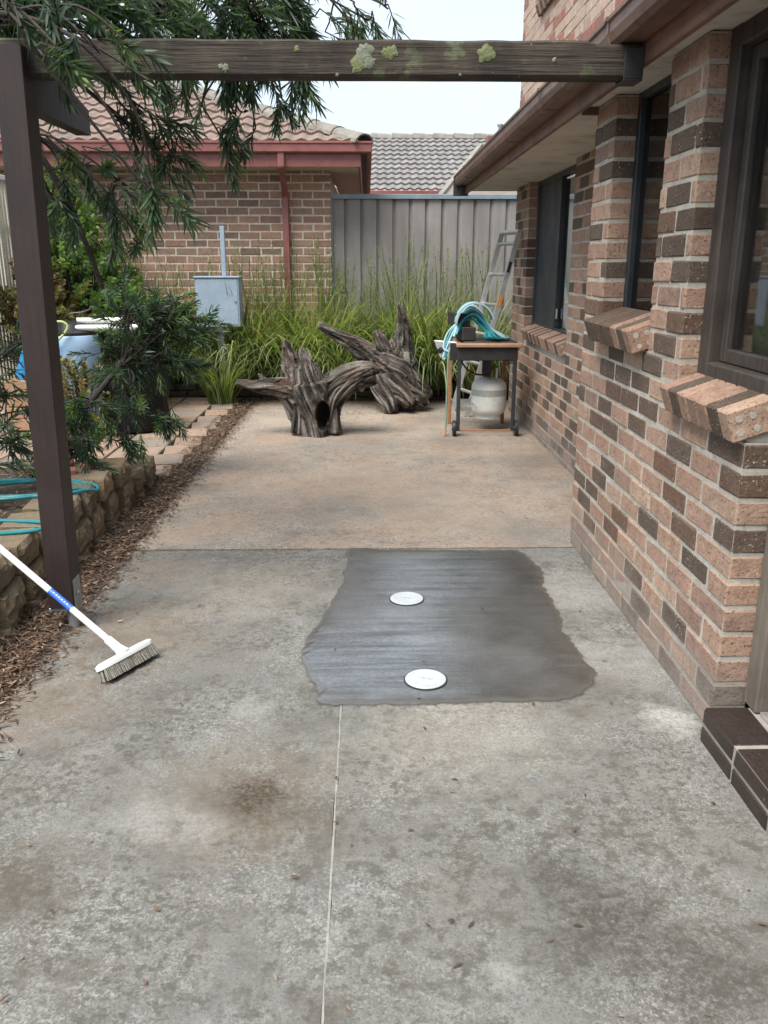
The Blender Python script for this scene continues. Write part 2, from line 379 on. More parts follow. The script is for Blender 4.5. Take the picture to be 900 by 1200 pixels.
c = t.mix(t.ramp(t.noise(1.0, 5, 0.6, t.scale(t.pos(), (9, 9, 1.1))), [(0.35, 0), (0.7, 1)]), (0.215, 0.198, 0.19), (0.285, 0.268, 0.258))
c = t.mix(t.ramp(t.noise(2.0, 5, 0.65), [(0.5, 0.0), (0.75, 0.6)]), c, (0.35, 0.33, 0.32))
MAT['fence_steel'] = t.done(c, 0.5, t.bump(t.noise(5, 3), 0.1, 0.01), spec=0.4)
MAT['fence_blue'] = mat_simple('fence_blue', (0.17, 0.23, 0.27), (0.22, 0.28, 0.32), 6, 0.5, 0.05, dirt=(0.3, 0.32, 0.32))
MAT['dark_steel'] = mat_simple('dark_steel', (0.022, 0.026, 0.032), (0.035, 0.04, 0.048), 10, 0.45, 0.08)
MAT['black_iron'] = mat_simple('black_iron', (0.018, 0.017, 0.017), (0.032, 0.03, 0.03), 14, 0.6, 0.2)
MAT['rust'] = mat_simple('rust', (0.26, 0.12, 0.06), (0.36, 0.18, 0.09), 20, 0.85, 0.3)
MAT['aluminium'] = mat_simple('aluminium', (0.52, 0.52, 0.52), (0.66, 0.66, 0.66), 9, 0.42, 0.1, metal=0.75)
MAT['galvanised'] = mat_simple('galvanised', (0.30, 0.31, 0.32), (0.42, 0.43, 0.44), 30, 0.5, 0.1, metal=0.6)
MAT['box_blue'] = mat_simple('box_blue', (0.25, 0.33, 0.42), (0.32, 0.40, 0.49), 7, 0.5, 0.08, dirt=(0.20, 0.27, 0.35))
MAT['white_plastic'] = mat_simple('white_plastic', (0.74, 0.75, 0.74), (0.80, 0.81, 0.80), 8, 0.4, 0.05)
MAT['lid_white'] = mat_simple('lid_white', (0.40, 0.44, 0.475), (0.47, 0.505, 0.53), 14, 0.4, 0.05, dirt=(0.36, 0.37, 0.37))
MAT['lid_mark'] = mat_simple('lid_mark', (0.22, 0.25, 0.28), (0.27, 0.29, 0.32), 14, 0.5, 0.05)
MAT['bottle_white'] = mat_simple('bottle_white', (0.68, 0.70, 0.66), (0.78, 0.80, 0.76), 6, 0.45, 0.1, dirt=(0.5, 0.49, 0.42))
MAT['bottle_label'] = mat_simple('bottle_label', (0.36, 0.37, 0.35), (0.44, 0.45, 0.42), 30, 0.6, 0.05)
MAT['black_plastic'] = mat_simple('black_plastic', (0.012, 0.012, 0.014), (0.022, 0.022, 0.025), 6, 0.42, 0.2)
MAT['bag_black'] = mat_simple('bag_black', (0.006, 0.006, 0.007), (0.011, 0.011, 0.013), 6, 0.6, 0.5, 12, dist=0.03)
MAT['bag_black'].node_tree.nodes['Principled BSDF'].inputs['Specular IOR Level'].default_value = 0.2
MAT['hose_teal'] = mat_simple('hose_teal', (0.012, 0.17, 0.20), (0.02, 0.24, 0.27), 12, 0.4, 0.05)
MAT['hose_deep'] = mat_simple('hose_deep', (0.012, 0.13, 0.15), (0.015, 0.17, 0.19), 12, 0.4, 0.05)
MAT['hose_pale'] = mat_simple('hose_pale', (0.24, 0.42, 0.48), (0.36, 0.53, 0.58), 12, 0.45, 0.05)  # pale blue hose tone with the highlights on the coil painted in
MAT['hose_green'] = mat_simple('hose_green', (0.16, 0.24, 0.16), (0.22, 0.30, 0.22), 12, 0.5, 0.05)
MAT['hose_lime'] = mat_simple('hose_lime', (0.38, 0.46, 0.16), (0.46, 0.54, 0.24), 12, 0.5, 0.05)
MAT['tub_pale'] = mat_simple('tub_pale', (0.27, 0.42, 0.60), (0.34, 0.49, 0.66), 5, 0.45, 0.05)
MAT['tub_blue'] = mat_simple('tub_blue', (0.02, 0.22, 0.50), (0.03, 0.28, 0.58), 5, 0.4, 0.05)
MAT['sticker_blue'] = mat_simple('sticker_blue', (0.03, 0.12, 0.55), (0.05, 0.16, 0.62), 40, 0.4, 0.02)
MAT['sticker_pale'] = mat_simple('sticker_pale', (0.4, 0.5, 0.75), (0.5, 0.6, 0.8), 40, 0.4, 0.02)
MAT['sticker_orange'] = mat_simple('sticker_orange', (0.65, 0.22, 0.03), (0.7, 0.28, 0.05), 40, 0.5, 0.02)
MAT['bristle'] = mat_simple('bristle', (0.28, 0.27, 0.235), (0.16, 0.15, 0.125), 60, 0.9, 0.4, 200)
MAT['cream_paint'] = mat_simple('cream_paint', (0.58, 0.55, 0.45), (0.66, 0.63, 0.53), 6, 0.7, 0.1, dirt=(0.42, 0.40, 0.31))
MAT['interior'] = mat_simple('interior', (0.10, 0.09, 0.08), (0.13, 0.12, 0.105), 2, 0.9, 0.05)
MAT['curtain'] = mat_simple('curtain', (0.66, 0.68, 0.68), (0.74, 0.76, 0.76), 3, 0.9, 0.1)
MAT['brown_curtain'] = mat_simple('brown_curtain', (0.14, 0.075, 0.05), (0.18, 0.10, 0.07), 3, 0.9, 0.1)
MAT['screen_mesh'] = mat_simple('screen_mesh', (0.030, 0.036, 0.046), (0.038, 0.045, 0.056), 2, 0.5, 0.1, 500, dist=0.002)
MAT['lichen'] = mat_simple('lichen', (0.24, 0.26, 0.20), (0.13, 0.15, 0.095), 30, 0.95, 0.6, 120)
MAT['lichen_yellow'] = mat_simple('lichen_yellow', (0.19, 0.21, 0.10), (0.12, 0.14, 0.06), 30, 0.95, 0.6, 120)
MAT['knob'] = mat_simple('knob', (0.02, 0.02, 0.02), (0.03, 0.03, 0.03), 9, 0.4, 0.05)
MAT['brass'] = mat_simple('brass', (0.45, 0.20, 0.12), (0.5, 0.25, 0.15), 9, 0.5, 0.05)
t = NT('split_block')
r = t.math('FRACT', t.math('ADD', t.rnd(), t.attr('rnd')))
c = t.ramp(r, [(0.0, (0.17, 0.125, 0.075)), (0.35, (0.27, 0.20, 0.115)), (0.7, (0.20, 0.155, 0.10)), (1.0, (0.24, 0.175, 0.10))])
c = t.mix(t.ramp(t.noise(9, 5, 0.7), [(0.4, 0), (0.7, 0.7)]), c, (0.115, 0.09, 0.065))
c = t.mix(t.ramp(t.noise(5, 5, 0.7), [(0.5, 0), (0.7, 0.6)]), c, (0.20, 0.195, 0.165))
MAT['split_block'] = t.done(c, 0.95, t.bump(t.noise(55, 6, 0.7), 0.9, 0.014))
t = NT('paver')
r = t.math('FRACT', t.math('ADD', t.rnd(), t.attr('rnd')))
c = t.ramp(r, [(0.0, (0.25, 0.165, 0.12)), (0.4, (0.33, 0.225, 0.165)), (0.7, (0.27, 0.205, 0.16)), (1.0, (0.22, 0.19, 0.16))])
c = t.mix(t.ramp(t.noise(6, 6, 0.7), [(0.42, 0), (0.7, 0.7)]), c, (0.19, 0.15, 0.115))
c = t.mix(t.ramp(t.noise(90, 3, 0.6), [(0.56, 0), (0.68, 0.5)]), c, (0.14, 0.11, 0.09))
MAT['paver'] = t.done(c, 0.9, t.bump(t.noise(70, 5, 0.65), 0.4, 0.006))
t = NT('root_wood')     # weathered grey root timber; grain follows the stored along-limb coordinates and carries the hollow's painted shade
g = t.attr('grain')
n1 = t.noise(26, 6, 0.7)
c = t.ramp(g, [(0.10, (0.010, 0.008, 0.007)), (0.36, (0.040, 0.033, 0.028)), (0.60, (0.098, 0.084, 0.073)), (0.88, (0.24, 0.22, 0.20))])
c = t.mix(t.ramp(n1, [(0.35, 0.4), (0.5, 0.0)]), c, (0.040, 0.031, 0.025))
c = t.mix(t.ramp(t.noise(4, 5, 0.6), [(0.50, 0.0), (0.70, 0.6)]), c, (0.13, 0.075, 0.045))
c = t.mix(t.ramp(t.noise(5.5, 5, 0.6), [(0.55, 0.0), (0.72, 0.6)]), c, (0.30, 0.28, 0.25))
MAT['root_wood'] = t.done(c, 0.9, t.bump(t.math('ADD', t.math('MULTIPLY', g, 0.6), t.noise(60, 5, 0.7)), 0.8, 0.02))
def glass(name, tint):
    t = NT(name)
    t.put(t.p, 'Base Color', tint)
    t.put(t.p, 'Roughness', 0.02)
    t.put(t.p, 'Transmission Weight', 1.0)
    t.put(t.p, 'IOR', 1.5)
    MAT[name] = t.m
glass('glass', (0.82, 0.87, 0.88))
glass('glass_dark', (0.30, 0.34, 0.36))

# ------------------------------------------------------------------ mesh builder
class MB:
    def __init__(s):
        s.v, s.f, s.m, s.r = [], [], [], []
    def add(s, vs, fs, mi=0, r=None):
        b = len(s.v)
        s.v += [tuple(p) for p in vs]
        s.f += [tuple(b + i for i in f) for f in fs]
        s.m += [mi] * len(fs)
        s.r += [random.random() if r is None else r] * len(fs)
        return s
    def box(s, lo, hi, mi=0, ch=0.0, r=None, M=None):
        """box with chamfered edges when ch > 0; M places it"""
        c = [(a + b) / 2 for a, b in zip(lo, hi)]
        h = [abs(b - a) / 2 for a, b in zip(lo, hi)]
        V, F = [], []
        if ch <= 0:
            for i in range(8):
                V.append((c[0] + h[0] * (1 if i & 1 else -1), c[1] + h[1] * (1 if i & 2 else -1), c[2] + h[2] * (1 if i & 4 else -1)))
            F = [(0, 2, 3, 1), (4, 5, 7, 6), (0, 1, 5, 4), (2, 6, 7, 3), (0, 4, 6, 2), (1, 3, 7, 5)]
        else:
            idx = {}
            for sx in (-1, 1):
                for sy in (-1, 1):
                    for sz in (-1, 1):
                        for ax in range(3):
                            q = [h[0] - ch, h[1] - ch, h[2] - ch]
                            q[ax] = h[ax]
                            idx[sx, sy, sz, ax] = len(V)
                            V.append((c[0] + sx * q[0], c[1] + sy * q[1], c[2] + sz * q[2]))
            def ring(ax, sg):
                a, b = [(1, 2), (2, 0), (0, 1)][ax]
                out = []
                for p, q in ((-1, -1), (1, -1), (1, 1), (-1, 1)):
                    k = [0, 0, 0]
                    k[ax], k[a], k[b] = sg, p, q
                    out.append(idx[k[0], k[1], k[2], ax])
                return out if sg > 0 else out[::-1]
            for ax in range(3):
                for sg in (-1, 1):
                    F.append(tuple(ring(ax, sg)))
            for ax in range(3):
                a, b = [(1, 2), (2, 0), (0, 1)][ax]
                for p in (-1, 1):
                    for q in (-1, 1):
                        k0, k1 = [0, 0, 0], [0, 0, 0]
                        k0[ax], k0[a], k0[b] = -1, p, q
                        k1[ax], k1[a], k1[b] = 1, p, q
                        F.append((idx[(*k0, a)], idx[(*k1, a)], idx[(*k1, b)], idx[(*k0, b)]))
            for sx in (-1, 1):
                for sy in (-1, 1):
                    for sz in (-1, 1):
                        F.append(tuple(idx[sx, sy, sz, a] for a in range(3)))
        if M is not None:
            V = [tuple(M @ Vector(p)) for p in V]
        return s.add(V, F, mi, r)
    def tube(s, pts, rad, seg=10, mi=0, cap=True, r=None):
        pts = [Vector(p) for p in pts]
        if not isinstance(rad, (list, tuple)):
            rad = [rad] * len(pts)
        V, F = [], []
        up = None
        for i, p in enumerate(pts):
            d = (pts[min(i + 1, len(pts) - 1)] - pts[max(i - 1, 0)])
            d = d.normalized() if d.length > 1e-9 else Vector((0, 0, 1))
            if up is None:
                up = d.orthogonal().normalized()
            up = (up - d * up.dot(d))
            up = up.normalized() if up.length > 1e-6 else d.orthogonal().normalized()
            sd_ = d.cross(up)
            for k in range(seg):
                a = 2 * math.pi * k / seg
                V.append(p + (up * math.cos(a) + sd_ * math.sin(a)) * rad[i])
        for i in range(len(pts) - 1):
            for k in range(seg):
                k2 = (k + 1) % seg
                F.append((i * seg + k, i * seg + k2, (i + 1) * seg + k2, (i + 1) * seg + k))
        if cap:
            F.append(tuple(range(seg))[::-1])
            F.append(tuple((len(pts) - 1) * seg + k for k in range(seg)))
        return s.add(V, F, mi, r)
    def lathe(s, prof, c=(0, 0, 0), seg=28, mi=0, wob=None, M=None):
        V, F = [], []
        for i, (rr, z) in enumerate(prof):
            for k in range(seg):
                a = 2 * math.pi * k / seg
                q = rr * (wob(a, z) if wob else 1)
                p = Vector((q * math.cos(a), q * math.sin(a), z))
                V.append((M @ p) if M is not None else p + Vector(c))
        for i in range(len(prof) - 1):
            for k in range(seg):
                k2 = (k + 1) % seg
                F.append((i * seg + k, i * seg + k2, (i + 1) * seg + k2, (i + 1) * seg + k))
        F.append(tuple(range(seg))[::-1])
        F.append(tuple((len(prof) - 1) * seg + k for k in range(seg)))
        return s.add(V, F, mi)
    def mesh(s, name, mats, smooth=False):
        me = bpy.data.meshes.new(name)
        me.from_pydata(s.v, [], s.f)
        for m in (mats if isinstance(mats, (list, tuple)) else [mats]):
            me.materials.append(MAT[m])
        me.polygons.foreach_set('material_index', s.m)
        a = me.attributes.new('rnd', 'FLOAT', 'FACE')
        a.data.foreach_set('value', s.r)
        if smooth:
            me.polygons.foreach_set('use_smooth', [True] * len(s.f))
            me.update()
            me.set_sharp_from_angle(angle=R(40))
        me.update()
        return me
    def build(s, name, mats, parent=None, smooth=False):
        return link(name, s.mesh(name, mats, smooth), parent)

def link(name, data, parent=None):
    o = bpy.data.objects.new(name, data)
    COL.objects.link(o)
    if parent is not None:
        o.parent = parent
    return o
def tag(o, label=None, cat=None, group=None, kind=None):
    for k, v in (('label', label), ('category', cat), ('group', group), ('kind', kind)):
        if v:
            o[k] = v
    return o
def empty(name, label, cat, group=None, loc=(0, 0, 0)):
    o = bpy.data.objects.new(name, None)
    o.empty_display_size = 0.1
    o.location = loc
    COL.objects.link(o)
    return tag(o, label, cat, group)
def place(o, loc, rz=0.0):
    o.location = loc
    o.rotation_euler = (0, 0, rz)
    return o

# ================================================================== SETTING
def struct(o):
    o['kind'] = 'structure'
    return o
gm = MB()
gm.add([(-220, -220, -0.06), (220, -220, -0.06), (220, 220, -0.06), (-220, 220, -0.06)], [(0, 1, 2, 3)])
struct(gm.build('ground', 'soil'))

def slab(name, x0, x1, y0, y1, mat, z=0.0, left=None):
    """concrete pour with slightly broken edges; left(y) gives a ragged left edge"""
    mb = MB()
    n = 90
    top, bot = [], []
    ring = []
    j = lambda: random.uniform(-0.0035, 0.0035)
    for i in range(n):
        ring.append((x0 + (x1 - x0) * i / n, y0 + j()))
    for i in range(n):
        ring.append((x1 + j(), y0 + (y1 - y0) * i / n))
    for i in range(n):
        ring.append((x1 + (x0 - x1) * i / n, y1 + j()))
    for i in range(n):
        y = y1 + (y0 - y1) * i / n
        ring.append((x0 + (left(y) if left else j()), y))
    N = len(ring)
    V = [(x, y, z) for x, y in ring] + [(x, y, -0.1) for x, y in ring]
    F = [tuple(range(N))] + [(i, i + N, (i + 1) % N + N, (i + 1) % N) for i in range(N)]
    mb.add(V, F)
    return struct(mb.build(name, mat))
wobl = lambda y: 0.05 * mnoise.noise((y * 1.7, 3.1, 0)) + 0.02 * mnoise.noise((y * 7, 1.1, 0))
slab('concrete_slab', -1.275, -0.0978, -3.0, 4.205, 'concrete_front', -0.002, wobl)
slab('concrete_slab', -0.0942, 1.32, -3.0, 4.205, 'concrete_front', 0.001)
slab('concrete_slab', -1.275, 1.60, 4.229, 9.3, 'concrete_back', 0.0, wobl)

b_ = MB(); b_.box((-0.099, -3, -0.05), (-0.0925, 4.2, -0.0005), 0, 0.001); MAT['joint_filler'] = mat_simple('joint_filler', (0.34, 0.33, 0.31), (0.20, 0.195, 0.18), 25, 0.95, 0.5, dirt=(0.12, 0.11, 0.10)); struct(b_.build('expansion_joint', 'joint_filler'))
# damp cement patch
WET = [(-0.089, 4.189), (0.099, 4.179), (0.35, 4.168), (0.58, 4.163), (0.767, 4.153), (0.821, 3.998), (0.843, 3.853), (0.807, 3.642), (0.813, 3.496), (0.805, 3.317), (0.794, 3.154), (0.804, 3.004), (0.809, 2.883), (0.823, 2.776), (0.745, 2.651), (0.655, 2.596), (0.433, 2.589), (0.158, 2.578), (-0.047, 2.577), (-0.157, 2.595), (-0.189, 2.728), (-0.246, 2.92), (-0.242, 3.098), (-0.206, 3.253), (-0.164, 3.446), (-0.118, 3.711), (-0.101, 3.986)]
P = []
for i in range(len(WET)):
    a, b, c_, d = [Vector(WET[(i + k) % len(WET)]) for k in (-1, 0, 1, 2)]
    for k in range(12):
        u = k / 12
        q = 0.5 * ((2 * b) + (c_ - a) * u + (2 * a - 5 * b + 4 * c_ - d) * u * u + (3 * b - a - 3 * c_ + d) * u ** 3)
        q = q + Vector((mnoise.noise((q.x * 22, q.y * 22, 1)), mnoise.noise((q.x * 22, q.y * 22, 7)))) * 0.014 + Vector((mnoise.noise((q.x * 70, q.y * 70, 3)), mnoise.noise((q.x * 70, q.y * 70, 5)))) * 0.006
        P.append(q)
ctr = Vector((0.30, 3.35))
N = len(P)
me_v, me_f, edge = [], [], []
alpha = []
rings = [(1.045, 0.0022, 0.0), (1.012, 0.0026, 0.0), (1.0, 0.0034, 0.0), (0.985, 0.0060, 0.25), (0.95, 0.0075, 0.7), (0.85, 0.008, 1.0), (0.5, 0.0085, 1.0)]
for k, z, e_ in rings:
    for p in P:
        q = ctr + (p - ctr) * k
        me_v.append((q.x, q.y, z))
        edge.append(e_)
        alpha.append(0.0 if k > 1.04 else (0.62 if k > 1.0 else 1.3))
me_v.append((ctr.x, ctr.y, 0.0085))
edge.append(1.0)
alpha.append(1.3)
for j in range(len(rings) - 1):
    for i in range(N):
        a, b = j * N + i, j * N + (i + 1) % N
        me_f.append((a, a + N, b + N, b))
for i in range(N):
    a, b = (len(rings) - 1) * N + i, (len(rings) - 1) * N + (i + 1) % N
    me_f.append((a, len(me_v) - 1, b))
me = bpy.data.meshes.new('cement_patch')
me.from_pydata(me_v, [], me_f)
me.materials.append(MAT['damp_cement'])
me.attributes.new('edge', 'FLOAT', 'POINT').data.foreach_set('value', edge)
me.attributes.new('alpha', 'FLOAT', 'POINT').data.foreach_set('value', alpha)
me.polygons.foreach_set('use_smooth', [True] * len(me_f))
bm = bmesh.new(); bm.from_mesh(me); bmesh.ops.recalc_face_normals(bm, faces=bm.faces)
if sum(f.normal.z for f in bm.faces) < 0:
    bmesh.ops.reverse_faces(bm, faces=bm.faces)
bm.to_mesh(me); bm.free()
tag(link('cement_patch', me), 'damp dark grey cement patch with ragged edge on the concrete', 'cement patch')

for (x, y, lab) in [(0.170, 3.495, 'round white drain lid set in damp cement beside the crosswise joint'), (0.203, 2.731, 'round white drain lid near the lower ragged edge of the cement patch')]:
    r0 = empty('drain_lid', lab, 'drain lid', 'drain lids in the cement patch', (x, y, 0))
    MB().lathe([(0.074, 0.004), (0.074, 0.0125), (0.0715, 0.0145)], seg=40).build('cover', 'lid_white', r0)
    MB().lathe([(0.0785, 0.004), (0.0785, 0.0112), (0.0752, 0.0112), (0.0752, 0.0085)], seg=40).build('rim', 'black_plastic', r0)
    MB().lathe([(0.060, 0.0144), (0.0605, 0.0152), (0.058, 0.0152), (0.0575, 0.0144)], seg=40).build('moulded_ring', 'lid_white', r0)
    mk = MB()
    for k in range(9):
        a = -0.027 + k * 0.0062
        mk.box((a, -0.004 + 0.004 * math.sin(k * 1.7), 0.0144), (a + 0.0032, 0.004 + 0.002 * math.cos(k * 2.3), 0.0149))
    m_ = mk.build('embossed_mark', 'lid_mark', r0)
    m_.rotation_euler.z = R(-20)

# raised planting beds
def mound(name, x0, x1, y0, y1, z, amp=0.03, nx=24, ny=24):
    mb = MB()
    V = []
    for j in range(ny + 1):
        for i in range(nx + 1):
            x, y = x0 + (x1 - x0) * i / nx, y0 + (y1 - y0) * j / ny
            ed = i in (0, nx) or j in (0, ny)
            V.append((x, y, -0.1 if ed else z + amp * mnoise.noise((x * 2.3, y * 2.3, 0.4)) + amp * 0.4 * mnoise.noise((x * 9, y * 9, 0.4))))
    F = [(j * (nx + 1) + i, j * (nx + 1) + i + 1, (j + 1) * (nx + 1) + i + 1, (j + 1) * (nx + 1) + i) for j in range(ny) for i in range(nx)]
    mb.add(V, F)
    return struct(mb.build(name, 'soil', None, True))
mound('garden_bed', -4.2, -1.56, 0.5, 5.3, 0.235)
mound('garden_bed', -5.0, 2.6, 9.43, 10.25, 0.17, 0.02, 50, 8)
mound('litter_bed', -1.56, -1.17, 0.5, 9.45, -0.012, 0.012, 8, 120)

# ------------------------------------------------------------------ own house
HX, FX = 1.09, 1.46          # faces of the projecting wall and of the wall set back
CO = 0.086
house = empty('brick_house', 'tan and dark brown brick house with brown gutter beside the concrete', 'house')
BR = []                      # every brick of the house: (lo, hi, material, wall part)
def intervals(u0, u1, holes):
    out = [(u0, u1)]
    for a, b in holes:
        nxt = []
        for p, q in out:
            if b <= p or a >= q:
                nxt.append((p, q))
            else:
                if a > p + 0.02: nxt.append((p, a))
                if b < q - 0.02: nxt.append((b, q))
        out = nxt
    return out
def brick_run(axis, face, th, u0, u1, z0, n, holes, pick, dst, mort, sgn=1, phase=0.0, inset=0.0035):
    """courses of stretcher bond in a plane; axis 'x' = wall faces -X, runs in Y; 'y' = wall faces -Y, runs in X"""
    for k in range(n):
        za, zb = z0 + k * CO, z0 + (k + 1) * CO
        zm = (za + zb) / 2
        hs = [(a, b) for a, b, c0, c1 in holes if c0 < zm < c1]
        for p, q in intervals(u0, u1, hs):
            if axis == 'x':
                mort.box((face + inset, p + inset, za), (face + th - inset, q - inset, zb))
            else:
                mort.box((p + inset, face + inset, za), (q - inset, face + th - inset, zb))
            off = phase + (0.12 if k % 2 else 0.0)
            cuts = [p]
            u = math.floor((p - off) / 0.24) * 0.24 + off
            while u < q:
                if u > p + 0.045 and u < q - 0.045:
                    cuts.append(u)
                u += 0.24
            cuts.append(q)
            for i in range(len(cuts) - 1):
                a = cuts[i] + (0.0058 if i else 0.0)
                b = cuts[i + 1] - (0.0058 if i < len(cuts) - 2 else 0.0)
                jo = random.uniform(-0.0022, 0.0022)
                jz = random.uniform(-0.0012, 0.0012)
                if axis == 'x':
                    lo, hi = (face + jo, a, za + 0.0058 + jz), (face + th, b, zb - 0.0058 + jz)
                else:
                    lo, hi = (a, face + jo, za + 0.0058 + jz), (b, face + th, zb - 0.0058 + jz)
                dst.append((lo, hi, pick(k, i)))
last = [0]
def pick_house(k, i):
    p = 0.44 if not last[0] else 0.16
    last[0] = 1 if random.random() < p else 0
    return 'brick_dark' if last[0] else 'brick_tan'
WALLS = {}
def wall_part(name, *a, mat='mortar', parent=house, **kw):
    mort, dst = MB(), []
    brick_run(*a, dst=dst, mort=mort, **kw)
    o = mort.build(name, mat, parent)
    return o, dst
W2 = (3.30, 3.99, 1.118, 9)
W3 = (-9, 2.95, 0.946, 9)
W1 = (6.27, 8.0, 0.731, 9)
near_wall, B1 = wall_part('wall', 'x', HX, 0.11, 2.37, 4.31, 0.0, 25, [W2, W3], pick_house)
far_wall, B2 = wall_part('wall', 'x', FX, 0.11, 4.32, 8.68, -0.043, 26, [W1], pick_house)
end_wall, B3 = wall_part('wall', 'y', 8.57, 0.11, FX + 0.12, 4.6, -0.043, 26, [], pick_house)
MB().box((HX + 0.11, 4.2, 0), (FX + 0.11, 4.31, 2.15)).build('wall', 'mortar', house)
pale = lambda k, i: 'brick_red' if random.random() < 0.17 else 'brick_pale'
UX = 1.55
upper_wall, B4 = wall_part('upper_wall', 'x', UX, 0.11, 1.6, 9.25, 2.35, 38, [], pale)
side_wall, B5 = wall_part('wall', 'x', HX, 0.11, -3.0, 0.25, 0.0, 25, [], pick_house)
for o in (near_wall, far_wall): o['label'] = 'tan and dark brick wall' if o is near_wall else 'brick wall set back with a wide window'
upper_wall['label'] = 'pale upper storey wall of pinkish bricks'
_cache = {}
def brick_object(lo, hi, mat, parent, ch=0.0055):
    size = tuple(round(b - a, 3) for a, b in zip(lo, hi))
    key = (size, mat, random.randint(0, 3))
    if key not in _cache:
        mb = MB()
        mb.box(tuple(-s / 2 for s in size), tuple(s / 2 for s in size), 0, ch)
        rs = random.Random(str(key))
        mb.v = [(x + rs.uniform(-.002, .002), y + rs.uniform(-.0022, .0022), z + rs.uniform(-.002, .002)) for x, y, z in mb.v]
        _cache[key] = mb.mesh('brick', mat)
    o = link('brick', _cache[key], parent)
    o.location = [(a + b) / 2 for a, b in zip(lo, hi)]
    return o
def bricks_stuff(name, specs, mats, parent, ch=0.003):
    mb = MB()
    for lo, hi, m in specs:
        mb.box(lo, hi, mats.index(m), ch)
    o = mb.build(name, mats, parent)
    o['kind'] = 'stuff'
    return o
pool = [(near_wall, b) for b in B1] + [(far_wall, b) for b in B2 if b[1][1] > 5.7]
pool.sort(key=lambda e: Vector((e[1][0][0], e[1][0][1], e[1][0][2] - 1.44)).length)
N_OBJ = 265
for par, b in pool[:N_OBJ]:
    brick_object(*b, par)
rest = [b for _, b in pool[N_OBJ:]] + [b for b in B2 if b[1][1] <= 5.7] + B3 + B5
bricks_stuff('brick_courses', rest + B4, ['brick_tan', 'brick_dark', 'brick_pale', 'brick_red'], house)

# sloping brick-on-edge sills
TH = R(19)
def sill(y0, y1, xf, zf, parent, depth=0.19, hgt=0.098, dark_p=0.35, dots=True, label=None):
    n = max(1, round((y1 - y0) / 0.082))
    st = (y1 - y0) / n
    A = Vector((-math.cos(TH), 0, -math.sin(TH)))       # outward and down
    Nn = Vector((-math.sin(TH), 0, math.cos(TH)))
    Pp = Vector((xf, 0, zf))
    root = MB()
    def Mx(y):
        M = Matrix.Identity(4)
        M.col[0] = (*(-A), 0); M.col[1] = (0, 1, 0, 0); M.col[2] = (*Nn, 0)
        M.col[3] = (Pp.x, y, Pp.z, 1)
        return M
    root.box((0.006, 0.014, -hgt + 0.004), (depth - 0.004, y1 - y0 - 0.014, -0.005), M=Mx(y0))
    so = root.build('window_sill', 'mortar', parent)
    if label: so['label'] = label
    key = ('sill', round(st, 4), hgt)
    for i in range(n):
        m = 'brick_dark' if (random.random() < 0.8 if i % 2 else random.random() < 0.12) and 0 < i else 'brick_tan'
        k2 = key + (m,)
        if k2 not in _cache:
            mb = MB()
            mb.box((0, -st / 2 + 0.0048, -hgt), (depth, st / 2 - 0.0048, 0), 0, 0.006)
            _cache[k2] = mb.mesh('brick', m)
        b = link('brick', _cache[k2], so)
        Mw = Mx(y0 + (i + 0.5) * st)
        b.matrix_world = Mw
    if dots:
        for a in range(4):
            for q in range(2):
                p = Mx(y0) @ Vector((0.03 + a * 0.045 + random.uniform(-.003, .003), 0.0062, -0.03 - q * 0.042 + random.uniform(-.003, .003)))
                rd = random.uniform(0.0085, 0.0125)
                d = MB().lathe([(rd, 0), (rd * 0.95, 0.0025)], seg=12, M=Matrix.Translation(p) @ Matrix.Rotation(R(90), 4, 'X')).build('core_plug', 'mortar', so)
    return so
sill(3.30, 3.99, 1.005, 1.197, house, label='sloping brick sill under the narrow window')
sill(2.362, 2.95, 1.025, 1.035, house, label='sloping brick sill with round filled holes in its end')
sill(6.27, 7.85, 1.40, 0.880, house, label='long brick sill under the wide window')
MB().box((1.10, 3.31, 1.12), (1.20, 3.98, 1.19)).build('sill_bedding', 'mortar', house)
MB().box((1.10, 2.38, 0.948), (1.20, 2.94, 1.03)).build('sill_bedding', 'mortar', house)
MB().box((1.47, 6.28, 0.733), (1.57, 7.99, 0.87)).build('sill_bedding', 'mortar', house)

def frame_rect(mb, x0, x1, y0, y1, z0, z1, fw, ch=0.004):
    mb.box((x0, y0, z0), (x1, y0 + fw, z1), 0, ch)
    mb.box((x0, y1 - fw, z0), (x1, y1, z1), 0, ch)
    mb.box((x0 + 0.001, y0 + fw, z0), (x1 - 0.001, y1 - fw, z0 + fw), 0, ch)
    mb.box((x0 + 0.001, y0 + fw, z1 - fw), (x1 - 0.001, y1 - fw, z1), 0, ch)
def new_window(label):
    o = bpy.data.objects.new('window', None)
    COL.objects.link(o)
    o.parent = house
    o['label'] = label
    return o
# narrow window
wn2 = new_window('narrow dark window between brick piers')
mb = MB(); frame_rect(mb, 1.185, 1.25, 3.30, 3.99, 1.20, 2.17, 0.045); mb.box((1.165, 3.30, 1.185), (1.25, 3.99, 1.215), 0, 0.004); mb.build('frame', 'dark_steel', wn2)
MB().box((1.21, 3.345, 1.245), (1.216, 3.945, 2.125)).build('pane', 'glass_dark', wn2)
